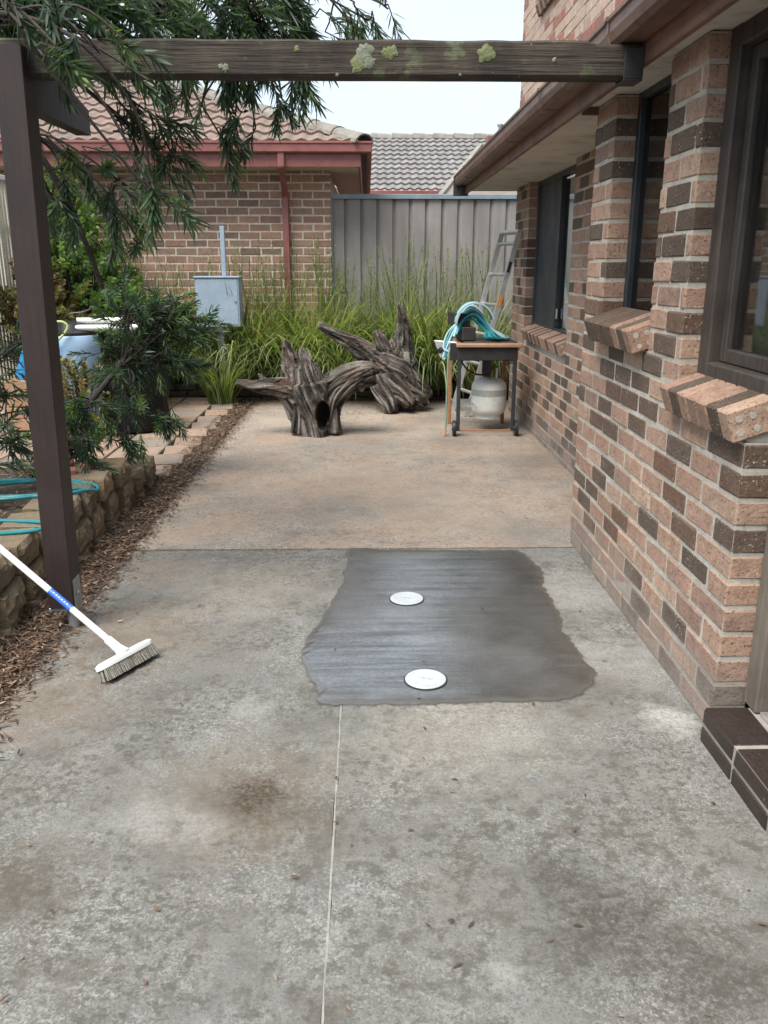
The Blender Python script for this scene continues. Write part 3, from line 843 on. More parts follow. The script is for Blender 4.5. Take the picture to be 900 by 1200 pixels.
# wide sliding window
wn1 = new_window('wide sliding window with a dark insect screen on its far half')
mb = MB(); frame_rect(mb, 1.535, 1.60, 6.27, 8.0, 0.895, 2.16, 0.05); mb.box((1.52, 6.27, 0.872), (1.60, 8.0, 0.905), 0, 0.004)
mb.box((1.53, 7.02, 0.945), (1.575, 7.075, 2.11), 0, 0.004); mb.build('frame', 'dark_steel', wn1)
MB().box((1.548, 7.07, 0.94), (1.556, 7.955, 2.115), 0, 0.002).build('insect_screen', 'screen_mesh', wn1)
MB().box((1.565, 6.32, 0.945), (1.571, 7.03, 2.11)).build('pane', 'glass', wn1)
mb = MB(); mb.box((1.54, 7.0, 1.02), (1.552, 7.02, 1.10), 0, 0.003); mb.build('catch', 'aluminium', wn1)
mb = MB()
V = []
for i in range(60):
    y = 6.35 + i * 0.012
    for z in (0.95, 2.1):
        V.append((1.615 + 0.012 * math.sin(i * 0.9), y, z))
mb.add(V, [(2 * i, 2 * i + 1, 2 * i + 3, 2 * i + 2) for i in range(59)])
mb.build('curtain', 'curtain', wn1, True)
# big window and the door beside it
wn3 = new_window('dark timber framed window beside the glass door')
mb = MB()
mb.box((1.155, 2.87, 1.07), (1.27, 2.95, 2.16), 0, 0.006)
mb.box((1.156, 2.36, 1.07), (1.269, 2.87, 1.125), 0, 0.006)
mb.box((1.156, 2.36, 2.09), (1.269, 2.87, 2.155), 0, 0.006)
mb.build('frame', 'frame_wood', wn3)
mb = MB()
frame_rect(mb, 1.195, 1.24, 2.368, 2.868, 1.127, 2.088, 0.045)
mb.build('sash', 'frame_wood', wn3)
MB().box((1.215, 2.41, 1.17), (1.221, 2.825, 2.045)).build('pane', 'glass', wn3)
mb = MB()
V = []
for i in range(40):
    y = 2.40 + i * 0.0105
    for z in (1.1, 2.1):
        V.append((1.40 + 0.02 * math.sin(i * 0.8), y, z))
mb.add(V, [(2 * i, 2 * i + 1, 2 * i + 3, 2 * i + 2) for i in range(39)])
mb.build('curtain', 'brown_curtain', wn3, True)
door = bpy.data.objects.new('door', None); COL.objects.link(door); door.parent = house; door['label'] = 'glass sliding door in grey timber jamb above the dark brick step'
mb = MB()
mb.box((1.185, 2.285, 0.115), (1.285, 2.365, 2.16), 0, 0.005)
mb.box((1.186, 0.25, 2.10), (1.284, 2.285, 2.159), 0, 0.005)
mb.box((1.186, 0.25, 0.115), (1.284, 0.33, 2.10), 0, 0.005)
mb.build('jamb', 'frame_grey', door)
mb = MB(); frame_rect(mb, 1.225, 1.262, 0.33, 2.283, 0.125, 2.095, 0.05); mb.build('sash', 'dark_steel', door)
mb = MB(); mb.box((1.20, 0.33, 0.112), (1.28, 2.283, 0.124), 0, 0.002); mb.build('track', 'aluminium', door)
MB().box((1.24, 0.38, 0.175), (1.247, 2.233, 2.045)).build('pane', 'glass', door)
# step of dark glazed bricks
st = MB(); st.box((1.050, 0.3, -0.05), (1.30, 2.327, 0.1115)); so = st.build('door_step', 'mortar_step', house)
so['label'] = 'dark brown glazed brick step'
y = 2.33
while y > 0.4:
    brick_object((1.046, y - 0.218, 0.060), (1.184, y, 0.114), 'brick_step', so, 0.006)
    y -= 0.232
y = 2.33
i = 0
while y > 0.4:
    brick_object((1.046, y - 0.218, -0.04), (1.06, y, 0.050), 'brick_step', so, 0.004)
    y -= 0.232
# dark rooms behind the glass
mb = MB(); mb.box((1.29, 0.0, 0.02), (5.0, 4.19, 2.14)); mb.build('interior_lining', 'interior', house)
mb = MB(); mb.box((1.72, 4.4, 0.02), (5.0, 8.5, 2.14)); mb.build('interior_lining', 'interior', house)

# eaves: soffit, fascia, gutter, lower roof
mb = MB(); mb.box((1.0, -3, 2.155), (1.70, 8.98, 2.172)); mb.build('soffit', 'soffit', house)
mb = MB(); mb.box((0.975, -3, 2.118), (1.0, 8.90, 2.27), 0, 0.003); mb.build('fascia', 'fascia_wood', house)
mb = MB(); mb.box((1.02, 4.30, 2.12), (1.46, 4.325, 2.154)); mb.build('soffit_batten', 'fascia_wood', house)
pr = [(0.974, 2.19), (0.895, 2.19), (0.878, 2.205), (0.870, 2.235), (0.870, 2.268), (0.862, 2.275), (0.862, 2.288), (0.872, 2.288), (0.880, 2.272), (0.882, 2.21), (0.974, 2.202)]
def extrude_y(pr, y0, y1):
    V = [(x, y0, z) for x, z in pr] + [(x, y1, z) for x, z in pr]
    n = len(pr)
    return V, [(i, (i + 1) % n, (i + 1) % n + n, i + n) for i in range(n)] + [tuple(range(n))[::-1], tuple(range(n, 2 * n))]
gut = MB()
gut.add(*extrude_y(pr, -3, 8.86))
g_ = gut.build('gutter', 'gutter_brown', house)
for y in (3.35, 4.6, 5.75, 6.9, 8.0):
    mb = MB()
    mb.add(*extrude_y([(x - (0.004 if x < 0.96 else 0), z - (0.003 if z < 2.21 else -0.002)) for x, z in pr], y, y + 0.028))
    mb.build('gutter_strap', 'gutter_brown', g_)
mb = MB(); mb.box((0.86, 8.86, 2.10), (1.0, 8.875, 2.29), 0, 0.002); mb.box((0.92, 8.80, 2.098), (1.0, 8.86, 2.185), 0, 0.003); mb.build('end_cap', 'dark_steel', g_)
mb = MB(); mb.box((1.0, 8.90, 2.155), (2.4, 8.925, 2.27)); mb.build('fascia', 'fascia_wood', house)

def tile_sheet(name, o0, U, S, nu, ns, tw, tl, mat, parent, amp=0.018, lift=0.028, seg=6):
    """rows of rolled tiles as one mesh: o0 corner, U unit along the eave, S unit up the slope"""
    U, S, o0 = Vector(U).normalized(), Vector(S).normalized(), Vector(o0)
    Nn = U.cross(S).normalized()
    mb = MB()
    for r_ in range(ns):
        for k in range(nu):
            V, F = [], []
            for q in range(seg + 1):
                u = (k + q / seg) * tw
                h = amp * (0.5 - 0.5 * math.cos(2 * math.pi * q / seg)) ** 1.3
                b = o0 + U * u
                V += [b + S * (r_ * tl) + Nn * (h + 0.004), b + S * (r_ * tl) + Nn * (h + lift), b + S * ((r_ + 1) * tl + 0.03) + Nn * (h + 0.004)]
            for q in range(seg):
                a = q * 3
                F += [(a, a + 3, a + 4, a + 1), (a + 1, a + 4, a + 5, a + 2)]
            mb.add(V, F)
    o = mb.build(name, mat, parent, False)
    o['kind'] = 'stuff'
    return o
tile_sheet('roof_tiles', (0.89, -3, 2.29), (0, 1, 0), (1, 0, 0.32), 72, 3, 0.165, 0.31, 'tile_brown', house)
MB().box((0.98, -3, 2.2), (1.6, 8.9, 2.288)).build('roof_batten', 'fascia_wood', house)
sill(7.2, 8.32, 1.49, 3.63, house, dots=False, label='brick sill of an upstairs window')

# ------------------------------------------------------------------ neighbour's house
NY = 10.0
nb = empty('brick_house', 'reddish brown brick house with hipped tile roof and maroon gutter', 'house')
nmort, NB = MB(), []
brick_run('y', NY, 0.11, -6.5, -0.40, 0.0, 29, [], lambda k, i: 'brick_neighbour', NB, nmort)
nwall = nmort.build('wall', 'mortar_neighbour', nb)
near = [b for b in NB if b[0][0] > -3.35 and b[0][2] > 0.98]
far_ = [b for b in NB if not (b[0][0] > -3.35 and b[0][2] > 0.98)]
for b in near[:300]:
    brick_object(*b, nwall, 0.006)
bricks_stuff('brick_courses', far_ + near[300:], ['brick_neighbour'], nb)
mb = MB(); mb.box((-0.51, 10.11, 0), (-0.40, 16, 2.4)); mb.build('wall', 'brick_neighbour', nb)
EX, EY, EZ = 0.0, 9.52, 2.66         # eave corner
mb = MB(); mb.box((-6.5, EY + 0.06, 2.44), (EX - 0.06, EY + 0.085, 2.60), 0, 0.003); mb.box((EX - 0.085, EY + 0.086, 2.439), (EX - 0.061, 16, 2.599), 0, 0.003); mb.build('fascia', 'gutter_maroon', nb)
mb = MB(); mb.box((-6.5, EY + 0.085, 2.445), (EX - 0.085, 10.0, 2.457)); mb.box((-0.40, 10.0, 2.445), (EX - 0.085, 16, 2.457)); mb.build('soffit', 'soffit_cream', nb)
mb = MB(); mb.box((-6.5, EY, 2.575), (EX + 0.06, EY + 0.06, 2.672), 0, 0.012); mb.box((-6.5, EY - 0.010, 2.662), (EX + 0.07, EY + 0.004, 2.686), 0, 0.004)
mb.box((EX, EY + 0.061, 2.575), (EX + 0.06, 16, 2.672), 0, 0.012); mb.build('gutter', 'gutter_maroon', nb)
mb = MB()
mb.box((-0.935, EY + 0.015, 2.44), (-0.865, EY + 0.058, 2.58), 0, 0.004)
Mdp = Matrix.Translation((-0.90, 0, 0))
mb.tube([(-0.90, EY + 0.035, 2.46), (-0.90, 9.90, 2.22), (-0.90, 9.945, 2.16), (-0.90, 9.945, 0.2)], 0.045, 4)
mb.build('downpipe', 'gutter_maroon', nb)
# hipped roof of separate rolled tiles
PT = 0.40
Sv = Vector((0, 1, PT)).normalized(); Uv = Vector((1, 0, 0)); Nv = Uv.cross(Sv)
TW, TL = 0.33, 0.315
mb = MB(); V, F = [], []
for q in range(13):
    u = -TW / 2 + TW * q / 12
    h = 0.026 * (0.5 - 0.5 * math.cos(4 * math.pi * q / 12)) ** 1.3
    V += [Uv * u + Nv * (h + 0.002), Uv * u + Nv * (h + 0.034), Uv * u + Sv * (TL + 0.05) + Nv * (h + 0.004)]
for q in range(12):
    a = q * 3
    F += [(a, a + 3, a + 4, a + 1), (a + 1, a + 4, a + 5, a + 2)]
mb.add(V, F, r=0.0)
tile_me = mb.mesh('roof_tile', 'tile_brown')
rbase = MB()
e0 = Vector((EX, EY + 0.03, EZ))
hip = lambda d: Vector((EX - d, EY + 0.03 + d, EZ + PT * d))
rbase.add([(-6.5, EY + 0.03, EZ - 0.012), (EX, EY + 0.03, EZ - 0.012), hip(4.0) - Vector((0, 0, 0.012)), (-6.5, hip(4.0).y, hip(4.0).z - 0.012)], [(0, 1, 2, 3)])
rbase.add([(EX, EY + 0.03, EZ - 0.012), (EX, 17.5, EZ - 0.012), hip(4.0) - Vector((0, 0, 0.012))], [(0, 1, 2)])
roof = rbase.build('roof', 'tile_brown', nb)
nrow = 13
for r_ in range(nrow):
    d = r_ * TL * math.cos(math.atan(PT))
    xr = EX - d
    k = 0
    while True:
        x = -0.10 - TW / 2 - k * TW - (0.165 if r_ % 2 else 0)
        k += 1
        if x < -4.4: break
        if x + TW / 2 > xr + 0.06: continue
        o = link('roof_tile', tile_me, roof)
        o.location = (x, EY + 0.03 + d, EZ + PT * d + 0.002)
hd = (hip(1) - hip(0)).normalized()
hu = hd.cross(Vector((1, 1, 0)).normalized()); hu = hu if hu.z > 0 else -hu
hs_ = hd.cross(hu)
mb = MB(); V, F = [], []
for q in range(9):
    a = math.pi * q / 8
    c1, s1 = math.cos(a), math.sin(a)
    for dd, rr in ((0, 0.135), (0, 0.115), (0.43, 0.118)):
        V.append(hs_ * (c1 * rr) + hu * (s1 * rr * 0.75 - 0.02) + hd * dd)
for q in range(8):
    a = q * 3
    F += [(a, a + 1, a + 4, a + 3), (a, a + 3, a + 5, a + 2)]
mb.add(V, F)
cap_me = mb.mesh('ridge_cap', 'tile_lichen')
for i in range(13):
    o = link('ridge_cap', cap_me, roof)
    o.location = hip(i * 0.40 / hd.length * 0.68 + 0.02) + hu * 0.02

# ------------------------------------------------------------------ steel fence
fen = empty('steel_fence', 'grey ribbed steel fence with blue-grey top rail behind the grasses', 'fence')
FY = 10.06
x = -0.385
k = 0
while x < 3.2:
    n, V, prof = 4, [], []
    for q in range(n):
        b = q * 0.183
        prof += [(b, 0.0), (b + 0.128, 0.0), (b + 0.138, 0.028), (b + 0.152, 0.028), (b + 0.166, 0.006), (b + 0.176, 0.006)]
    prof.append((n * 0.183 + 0.004, 0.0))
    mb = MB()
    V = [(x + a, FY + d, 0.12) for a, d in prof] + [(x + a, FY + d, 2.165) for a, d in prof]
    m = len(prof)
    mb.add(V, [(i, i + 1, i + 1 + m, i + m) for i in range(m - 1)])
    mb.build('panel', 'fence_steel', fen)
    x += n * 0.183
mb = MB(); mb.box((-0.40, FY - 0.03, 2.155), (3.3, FY + 0.05, 2.207), 0, 0.004); mb.build('top_rail', 'fence_blue', fen)
mb = MB(); mb.box((-0.43, FY - 0.035, -0.05), (-0.388, FY + 0.055, 2.20), 0, 0.004); mb.build('post', 'fence_blue', fen)
mb = MB(); mb.box((1.88, FY - 0.032, -0.05), (1.92, FY - 0.002, 2.154), 0, 0.004); mb.build('post', 'fence_blue', fen)

# ------------------------------------------------------------------ house far behind the fence
fh = empty('tiled_house', 'far house with grey tile roof showing above the steel fence', 'house')
FYH = 17.5
mb = MB(); mb.box((-6, FYH + 0.45, 0), (4.6, FYH + 7, 2.75)); mb.build('wall', 'brick_neighbour', fh)
tile_sheet('roof_tiles', (-6, FYH, 2.83), (1, 0, 0), (0, 1, 0.42), 66, 11, 0.165, 0.32, 'tile_grey', fh, 0.03, 0.045)
mb = MB()
for i in range(23):
    x0 = -6 + i * 0.47
    mb.tube([(x0, FYH + 3.25, 4.22), (x0 + 0.46, FYH + 3.25, 4.205)], [0.12, 0.105], 8)
mb.build('ridge_cap', 'tile_lichen', fh)
mb = MB(); mb.box((-6, FYH - 0.10, 2.74), (4.8, FYH, 2.84), 0, 0.01); mb.build('gutter', 'gutter_maroon', fh)
gr = empty('garage_roof', 'low roof with grey brown verge and small maroon flue rising beside the gutter end', 'roof')
mb = MB(); mb.add([(1.10, 13.4, 2.30), (4.2, 13.4, 2.30), (4.2, 16.6, 3.42), (2.10, 16.6, 3.42), (1.10, 13.4, 2.42), (4.2, 13.4, 2.42), (4.2, 16.6, 3.54), (2.10, 16.6, 3.54)],
   [(0, 3, 2, 1), (4, 5, 6, 7), (0, 1, 5, 4), (2, 3, 7, 6), (0, 4, 7, 3), (1, 2, 6, 5)]); mb.build('roof_sheet', 'tile_brown', gr)
mb = MB(); mb.tube([(1.10, 13.38, 2.43), (2.10, 16.6, 3.55)], 0.05, 4); mb.build('verge_flashing', 'tile_lichen', gr)
mb = MB(); mb.box((2.18, 16.4, 3.3), (2.44, 16.6, 3.70), 0, 0.02); mb.build('chimney', 'gutter_maroon', gr)
mb = MB(); mb.tube([(2.42, 16.5, 3.6), (2.42, 16.5, 3.86)], 0.035, 8); mb.tube([(2.42, 16.5, 3.86), (2.42, 16.5, 3.89)], 0.055, 8); mb.build('cowl', 'galvanised', gr)
mb = MB(); mb.box((1.5, 13.8, 0), (4.1, 16.5, 2.42)); mb.build('wall', 'brick_neighbour', gr)

# ------------------------------------------------------------------ cream batten screen on the left
sc_ = empty('batten_screen', 'cream batten screen with sloping white top rail behind the shrubs', 'screen')
SX = -3.52
bt = MB(); bt.box((-0.012, -0.021, 0), (0.012, 0.021, 1.93), 0, 0.003); bt_me = bt.mesh('batten', 'cream_paint')
for i in range(34):
    o = link('batten', bt_me, sc_); o.location = (SX, 7.3 + i * 0.075, 0.30)
mb = MB(); mb.box((SX - 0.04, 7.25, 2.225), (SX + 0.04, 9.9, 2.27), 0, 0.004); mb.build('top_rail', 'white_plastic', sc_)
for z in (0.7, 1.2, 1.78):
    mb = MB(); mb.box((SX - 0.035, 7.25, z), (SX - 0.0125, 9.9, z + 0.05), 0, 0.003); mb.build('rail', 'cream_paint', sc_)
for y in (7.3, 8.55, 9.8):
    mb = MB(); mb.box((SX - 0.10, y, -0.05), (SX - 0.036, y + 0.065, 2.224), 0, 0.004); mb.build('post', 'cream_paint', sc_)

# ------------------------------------------------------------------ pergola
pg = empty('pergola', 'weathered timber pergola beam with lichen on a dark brown post', 'pergola')
mb = MB()
n = 60
V, F = [], []
for i in range(n + 1):
    x = -1.30 + 2.26 * i / n
    w1 = 0.004 * mnoise.noise((x * 5, 0, 0)) + 0.002 * mnoise.noise((x * 19, 0, 2))
    w2 = 0.003 * mnoise.noise((x * 4, 7, 0))
    zt, zb = 2.192 + w1 - (0.010 if x > 0.78 else 0), 2.075 + w2
    for y, z in ((3.262, zb), (3.255, zb + 0.008), (3.255 + w2, zt - 0.008), (3.263, zt), (3.337, zt), (3.345, zt - 0.008), (3.345, zb + 0.008), (3.337, zb)):
        V.append((x, y, z))
for i in range(n):
    for k in range(8):
        F.append((i * 8 + k, (i + 1) * 8 + k, (i + 1) * 8 + (k + 1) % 8, i * 8 + (k + 1) % 8))
F += [tuple(range(8)), tuple(n * 8 + k for k in range(8))[::-1]]
mb.add(V, F)
beam = mb.build('beam', 'beam_wood', pg)
mb = MB(); mb.box((0.905, 3.249, 2.07), (0.974, 3.254, 2.17), 0, 0.002); mb.box((0.905, 3.3465, 2.07), (0.974, 3.352, 2.17), 0, 0.002); mb.box((0.905, 3.249, 2.064), (0.974, 3.352, 2.07), 0, 0.002); mb.build('beam_end_shade', 'black_iron', pg)  # black plates added in place of the shadow where the beam meets the eave
def lichen_disc(x, z, r, mat):
    V = [(x, 3.252, z)]
    m = 26
    for rr, dy in ((0.55, 3.2515), (1.0, 3.2540)):
        for k in range(m):
            a = 2 * math.pi * k / m
            q = r * rr * (1 + 0.5 * mnoise.noise((math.cos(a) * 2 + x * 30, math.sin(a) * 2, z * 40)))
            V.append((x + q * math.cos(a), dy, z + q * math.sin(a)))
    F = [(0, 1 + (k + 1) % m, 1 + k) for k in range(m)] + [(1 + k, 1 + (k + 1) % m, 1 + m + (k + 1) % m, 1 + m + k) for k in range(m)]
    b = MB(); b.add(V, F); b.build('lichen', mat, beam)
for x, z, r, m_ in [(-0.005, 2.150, 0.030, 'lichen'), (-0.03, 2.112, 0.024, 'lichen_yellow'), (0.012, 2.122, 0.02, 'lichen'), (0.09, 2.152, 0.021, 'lichen_yellow'), (0.068, 2.150, 0.016, 'lichen_yellow'), (-0.24, 2.162, 0.010, 'lichen_yellow'), (-0.49, 2.10, 0.013, 'lichen'), (-0.505, 2.105, 0.009, 'lichen'), (0.33, 2.082, 0.005, 'lichen'), (0.42, 2.15, 0.028, 'lichen_yellow'), (0.66, 2.13, 0.008, 'lichen'), (-0.10, 2.08, 0.006, 'lichen')]:
    lichen_disc(x, z, r, m_)
mb = MB()
V, F = [], []
for i in range(13):
    z = 0.10 + i * (2.16 - 0.10) / 12
    dx = 0.035 * (z - 0.10) / 2.06
    for x, y in ((-1.300, 3.20), (-1.206, 3.20), (-1.203, 3.203), (-1.203, 3.252), (-1.206, 3.2545), (-1.300, 3.2545), (-1.303, 3.25), (-1.303, 3.203)):
        V.append((x + dx, y + (0.055 if y > 3.24 and z < 2.04 else 0), z))
for i in range(12):
    for k in range(8):
        F.append((i * 8 + k, i * 8 + (k + 1) % 8, (i + 1) * 8 + (k + 1) % 8, (i + 1) * 8 + k))
F += [tuple(range(8))[::-1], tuple(96 + k for k in range(8))]
mb.add(V, F)
post = mb.build('post', 'post_wood', pg)
mb = MB(); mb.box((-1.203, 3.215, 0.09), (-1.197, 3.29, 0.215), 0, 0.002); mb.box((-1.308, 3.215, 0.09), (-1.302, 3.29, 0.215), 0, 0.002); mb.box((-1.308, 3.21, 0.082), (-1.197, 3.30, 0.095), 0, 0.002)
mb.tube([(-1.225, 3.25, -0.05), (-1.225, 3.25, 0.085)], 0.022, 12); mb.build('post_shoe', 'galvanised', post)
mb = MB(); mb.tube([(-1.2, 3.25, 0.15), (-1.189, 3.25, 0.15)], 0.012, 6); mb.build('bolt', 'galvanised', post)
mb = MB()
mb.add([(-1.266, 3.36, 1.985), (-1.205, 3.36, 1.985), (-1.205, 4.02, 1.985), (-1.266, 4.02, 1.985), (-1.266, 3.36, 2.15), (-1.205, 3.36, 2.15), (-1.205, 3.70, 2.15), (-1.266, 3.70, 2.15), (-1.205, 4.02, 2.085), (-1.266, 4.02, 2.085)],
       [(0, 3, 2, 1), (0, 1, 5, 4), (1, 2, 8, 6, 5), (0, 4, 7, 9, 3), (4, 5, 6, 7), (6, 8, 9, 7), (2, 3, 9, 8)])
mb.build('rafter_stub', 'post_wood', pg)

# ------------------------------------------------------------------ retaining wall of split blocks
rw = empty('retaining_wall', 'low wall of buff split-face garden blocks along the leaf litter', 'wall')
def rough_block(seed, L=0.29, D=0.22, H=0.124):
    rs = random.Random(seed)
    nx, nz_ = 11, 6
    mb = MB()
    V, F = [], []
    for j in range(nz_ + 1):
        for i in range(nx + 1):
            u, v = i / nx - 0.5, j / nz_ - 0.5
            ed = max(abs(u), abs(v)) > 0.45
            bulge = 0.022 * (1 - (2 * u) ** 4) * (1 - (2 * v) ** 4)
            xx = bulge * 0.8 + (rs.uniform(-0.007, 0.007) + 0.016 * mnoise.noise((u * 5 + seed * 9, v * 4, 1.7)) if not ed else rs.uniform(-0.009, 0.004))
            V.append((xx, u * L + rs.uniform(-.004, .004), v * H + H / 2 + (rs.uniform(-.004, .004) if j < nz_ else 0)))
    for j in range(nz_):
        for i in range(nx):
            a = j * (nx + 1) + i
            F.append((a, a + 1, a + nx + 2, a + nx + 1))
    b = len(V)
    Lb = L * 0.78
    V += [(-D, -Lb / 2, 0), (-D, Lb / 2, 0), (-D, Lb / 2, H), (-D, -Lb / 2, H)]
    T = [nz_ * (nx + 1) + i for i in range(nx + 1)]
    Bt = list(range(nx + 1))
    F.append(tuple(T) + (b + 2, b + 3))
    F.append(tuple(Bt[::-1]) + (b, b + 1))
    F.append(tuple(j * (nx + 1) for j in range(nz_, -1, -1)) + (b, b + 3)[0:2])
    F.append(tuple(j * (nx + 1) + nx for j in range(nz_ + 1)) + (b + 2, b + 1))
    F.append((b, b + 3, b + 2, b + 1))
    mb.add(V, F, r=rs.random())
    return mb.mesh('block', 'split_block')
blk = [rough_block(s) for s in range(6)]
for ci, (z, y0, y1, dx) in enumerate([(-0.085, 1.3, 5.75, 0.012), (0.042, 1.45, 5.78, 0.0), (0.170, 1.3, 5.16, -0.015)]):
    y = y1
    k = 0
    while y > y0:
        o = link('block', blk[(k * 5 + ci * 2) % 6], rw)
        o.location = (-1.475 + dx + random.uniform(-0.012, 0.012), y - 0.147, z)
        o.rotation_euler = (0, 0, R(random.uniform(5, 13)))
        y -= 0.294
        k += 1
for j, (x, y, z) in enumerate([(-1.60, 5.60, 0.042), (-1.72, 5.02, 0.170), (-1.87, 5.42, 0.042), (-1.99, 5.08, 0.17)]):
    o = link('block', blk[j + 1], rw)
    o.location = (x, y, z); o.rotation_euler = (0, 0, R(78 + 6 * j))

# ------------------------------------------------------------------ paved path
pv = MB(); pv.add([(-4.0, 5.75, -0.02), (-1.40, 5.75, -0.02), (-1.40, 9.48, -0.02), (-4.0, 9.48, -0.02)], [(0, 1, 2, 3)])
path = struct(pv.build('paved_path', 'soil'))
pcache = {}
def paver(x, y, sx, sy, rz):
    k = (round(sx, 3), round(sy, 3))
    if k not in pcache:
        b = MB(); b.box((-sx / 2, -sy / 2, -0.045), (sx / 2, sy / 2, 0.0), 0, 0.006)
        pcache[k] = b.mesh('paver', 'paver')
    o = link('paver', pcache[k], path)
    o.location = (x, y, 0.028 + random.uniform(-0.006, 0.006))
    o.rotation_euler = (R(random.uniform(-.5, .5)), R(random.uniform(-.5, .5)), rz + R(random.uniform(-0.8, 0.8)))
y = 5.74
i = 0
while y < 9.4:
    h = 0.355
    paver(-1.52 + random.uniform(-.012, .012), y + h / 2, 0.222, 0.338, R(9))
    y += h
x = -1.83
c = 0
while x > -3.9:
    y = 5.70 + (0.18 if c % 2 else 0)
    while y < 9.3:
        paver(x, y + 0.178, 0.362, 0.338, 0)
        y += 0.355
    x -= 0.38
    c += 1

# low dark brick edging in front of the back bed
ed = empty('brick_edging', 'low dark mossy brick edging holding the back garden bed', 'edging')
for k in range(3):
    x = -4.0 + (0.12 if k % 2 else 0)
    while x < 1.45:
        brick_object((x, 9.37, k * 0.072 - 0.03), (x + 0.225, 9.47, k * 0.072 + 0.034), 'brick_edging', ed, 0.006)
        x += 0.235

# ================================================================== FOLIAGE
class Leaves:
    """collects leaf blades and twigs into one foliage mesh (six points, four triangles a leaf)"""
    def __init__(s):
        s.b, s.d, s.n, s.L, s.W, s.r, s.droop = [], [], [], [], [], [], []
    def leaf(s, base, d, nrm, L, W, r, droop=0.1):
        s.b.append(base); s.d.append(d); s.n.append(nrm); s.L.append(L); s.W.append(W); s.r.append(r); s.droop.append(droop)
    def build(s, name, mat, parent=None, kind=None):
        b, d, n = (np.array(a, dtype=float).reshape(-1, 3) for a in (s.b, s.d, s.n))
        d /= np.linalg.norm(d, axis=1)[:, None] + 1e-9
        sd_ = np.cross(d, n)
        sd_ /= np.linalg.norm(sd_, axis=1)[:, None] + 1e-9
        n = np.cross(sd_, d)
        L, W, dr = (np.array(a)[:, None] for a in (s.L, s.W, s.droop))
        z = np.array([[0, 0, -1.0]])
        p1, p2, p3 = b + d * L * 0.36, b + d * L * 0.72 + z * L * dr * 0.45, b + d * L + z * L * dr
        fold = n * W * 0.35
        V = np.stack([b, p1 - sd_ * W + fold, p1 + sd_ * W + fold, p2 - sd_ * W * 0.72 + fold, p2 + sd_ * W * 0.72 + fold, p3], 1).reshape(-1, 3)
        N_ = len(b)
        base = (np.arange(N_) * 6)[:, None]
        tri = np.concatenate([base + np.array([[0, 2, 1]]), base + np.array([[1, 2, 4]]), base + np.array([[1, 4, 3]]), base + np.array([[3, 4, 5]])], 1).reshape(-1)
        me = bpy.data.meshes.new(name)
        me.vertices.add(len(V)); me.vertices.foreach_set('co', V.reshape(-1))
        nt = N_ * 4
        me.loops.add(nt * 3); me.loops.foreach_set('vertex_index', tri.astype(np.int32))
        me.polygons.add(nt); me.polygons.foreach_set('loop_start', np.arange(0, nt * 3, 3, dtype=np.int32))
        me.update(calc_edges=True)
        me.materials.append(MAT[mat])
        me.attributes.new('rnd', 'FLOAT', 'FACE').data.foreach_set('value', np.repeat(np.array(s.r), 4))
        me.validate()
        o = link(name, me, parent)
        if kind: o['kind'] = kind
        return o
def rv():
    v = Vector((random.gauss(0, 1), random.gauss(0, 1), random.gauss(0, 1)))
    return v.normalized()
def bez(pts, n=8):
    """smooth polyline through points"""
    pts = [Vector(p) for p in pts]
    out = []
    for i in range(len(pts) - 1):
        a, b, c_, d = pts[max(i - 1, 0)], pts[i], pts[i + 1], pts[min(i + 2, len(pts) - 1)]
        for k in range(n):
            u = k / n
            out.append(0.5 * ((2 * b) + (c_ - a) * u + (2 * a - 5 * b + 4 * c_ - d) * u * u + (3 * b - a - 3 * c_ + d) * u ** 3))
    out.append(pts[-1])
    return out
def spray(lv, tw, start, d, length, leafL, leafW, nleaf, droop=0.25, tone=None, wide=0.9):
    """one leafy shoot: a bent twig with leaves spiralling along it and a rosette at the tip"""
    p = Vector(start); d = Vector(d).normalized()
    pts = [p.copy()]
    steps = 5
    for _ in range(steps):
        d = (d + Vector((0, 0, -droop / steps)) + rv() * 0.09).normalized()
        p = p + d * length / steps
        pts.append(p.copy())
    tw.tube(pts, [0.0035 * (1 - 0.13 * k) for k in range(len(pts))], 3, cap=False)
    tone = random.random() ** 1.6 * 0.85 if tone is None else tone
    ang = random.uniform(0, 6)
    leafL *= random.uniform(0.72, 1.18)
    nleaf = int(nleaf * random.uniform(0.6, 1.15))
    for k in range(nleaf):
        u = 0.12 + 0.88 * (k + 0.5) / nleaf
        q = u * steps
        i = min(int(q), steps - 1)
        b = pts[i].lerp(pts[i + 1], q - i)
        ax = (pts[i + 1] - pts[i]).normalized()
        o1 = ax.orthogonal().normalized(); o2 = ax.cross(o1)
        ang += 2.4
        out = o1 * math.cos(ang) + o2 * math.sin(ang)
        spread = wide * (1.0 - 0.45 * u) + random.uniform(-.15, .15)
        dd = (ax * 1.0 + out * spread * 1.25).normalized()
        lv.leaf(b, dd, (ax - out * 0.3).normalized(), leafL * random.uniform(0.7, 1.12) * (0.75 + 0.35 * math.sin(u * 2.6)), leafW * random.uniform(.8, 1.15), min(1, max(0, tone + random.uniform(-.14, .14) + (0.10 if u > 0.85 else 0))), random.uniform(0.02, 0.22))
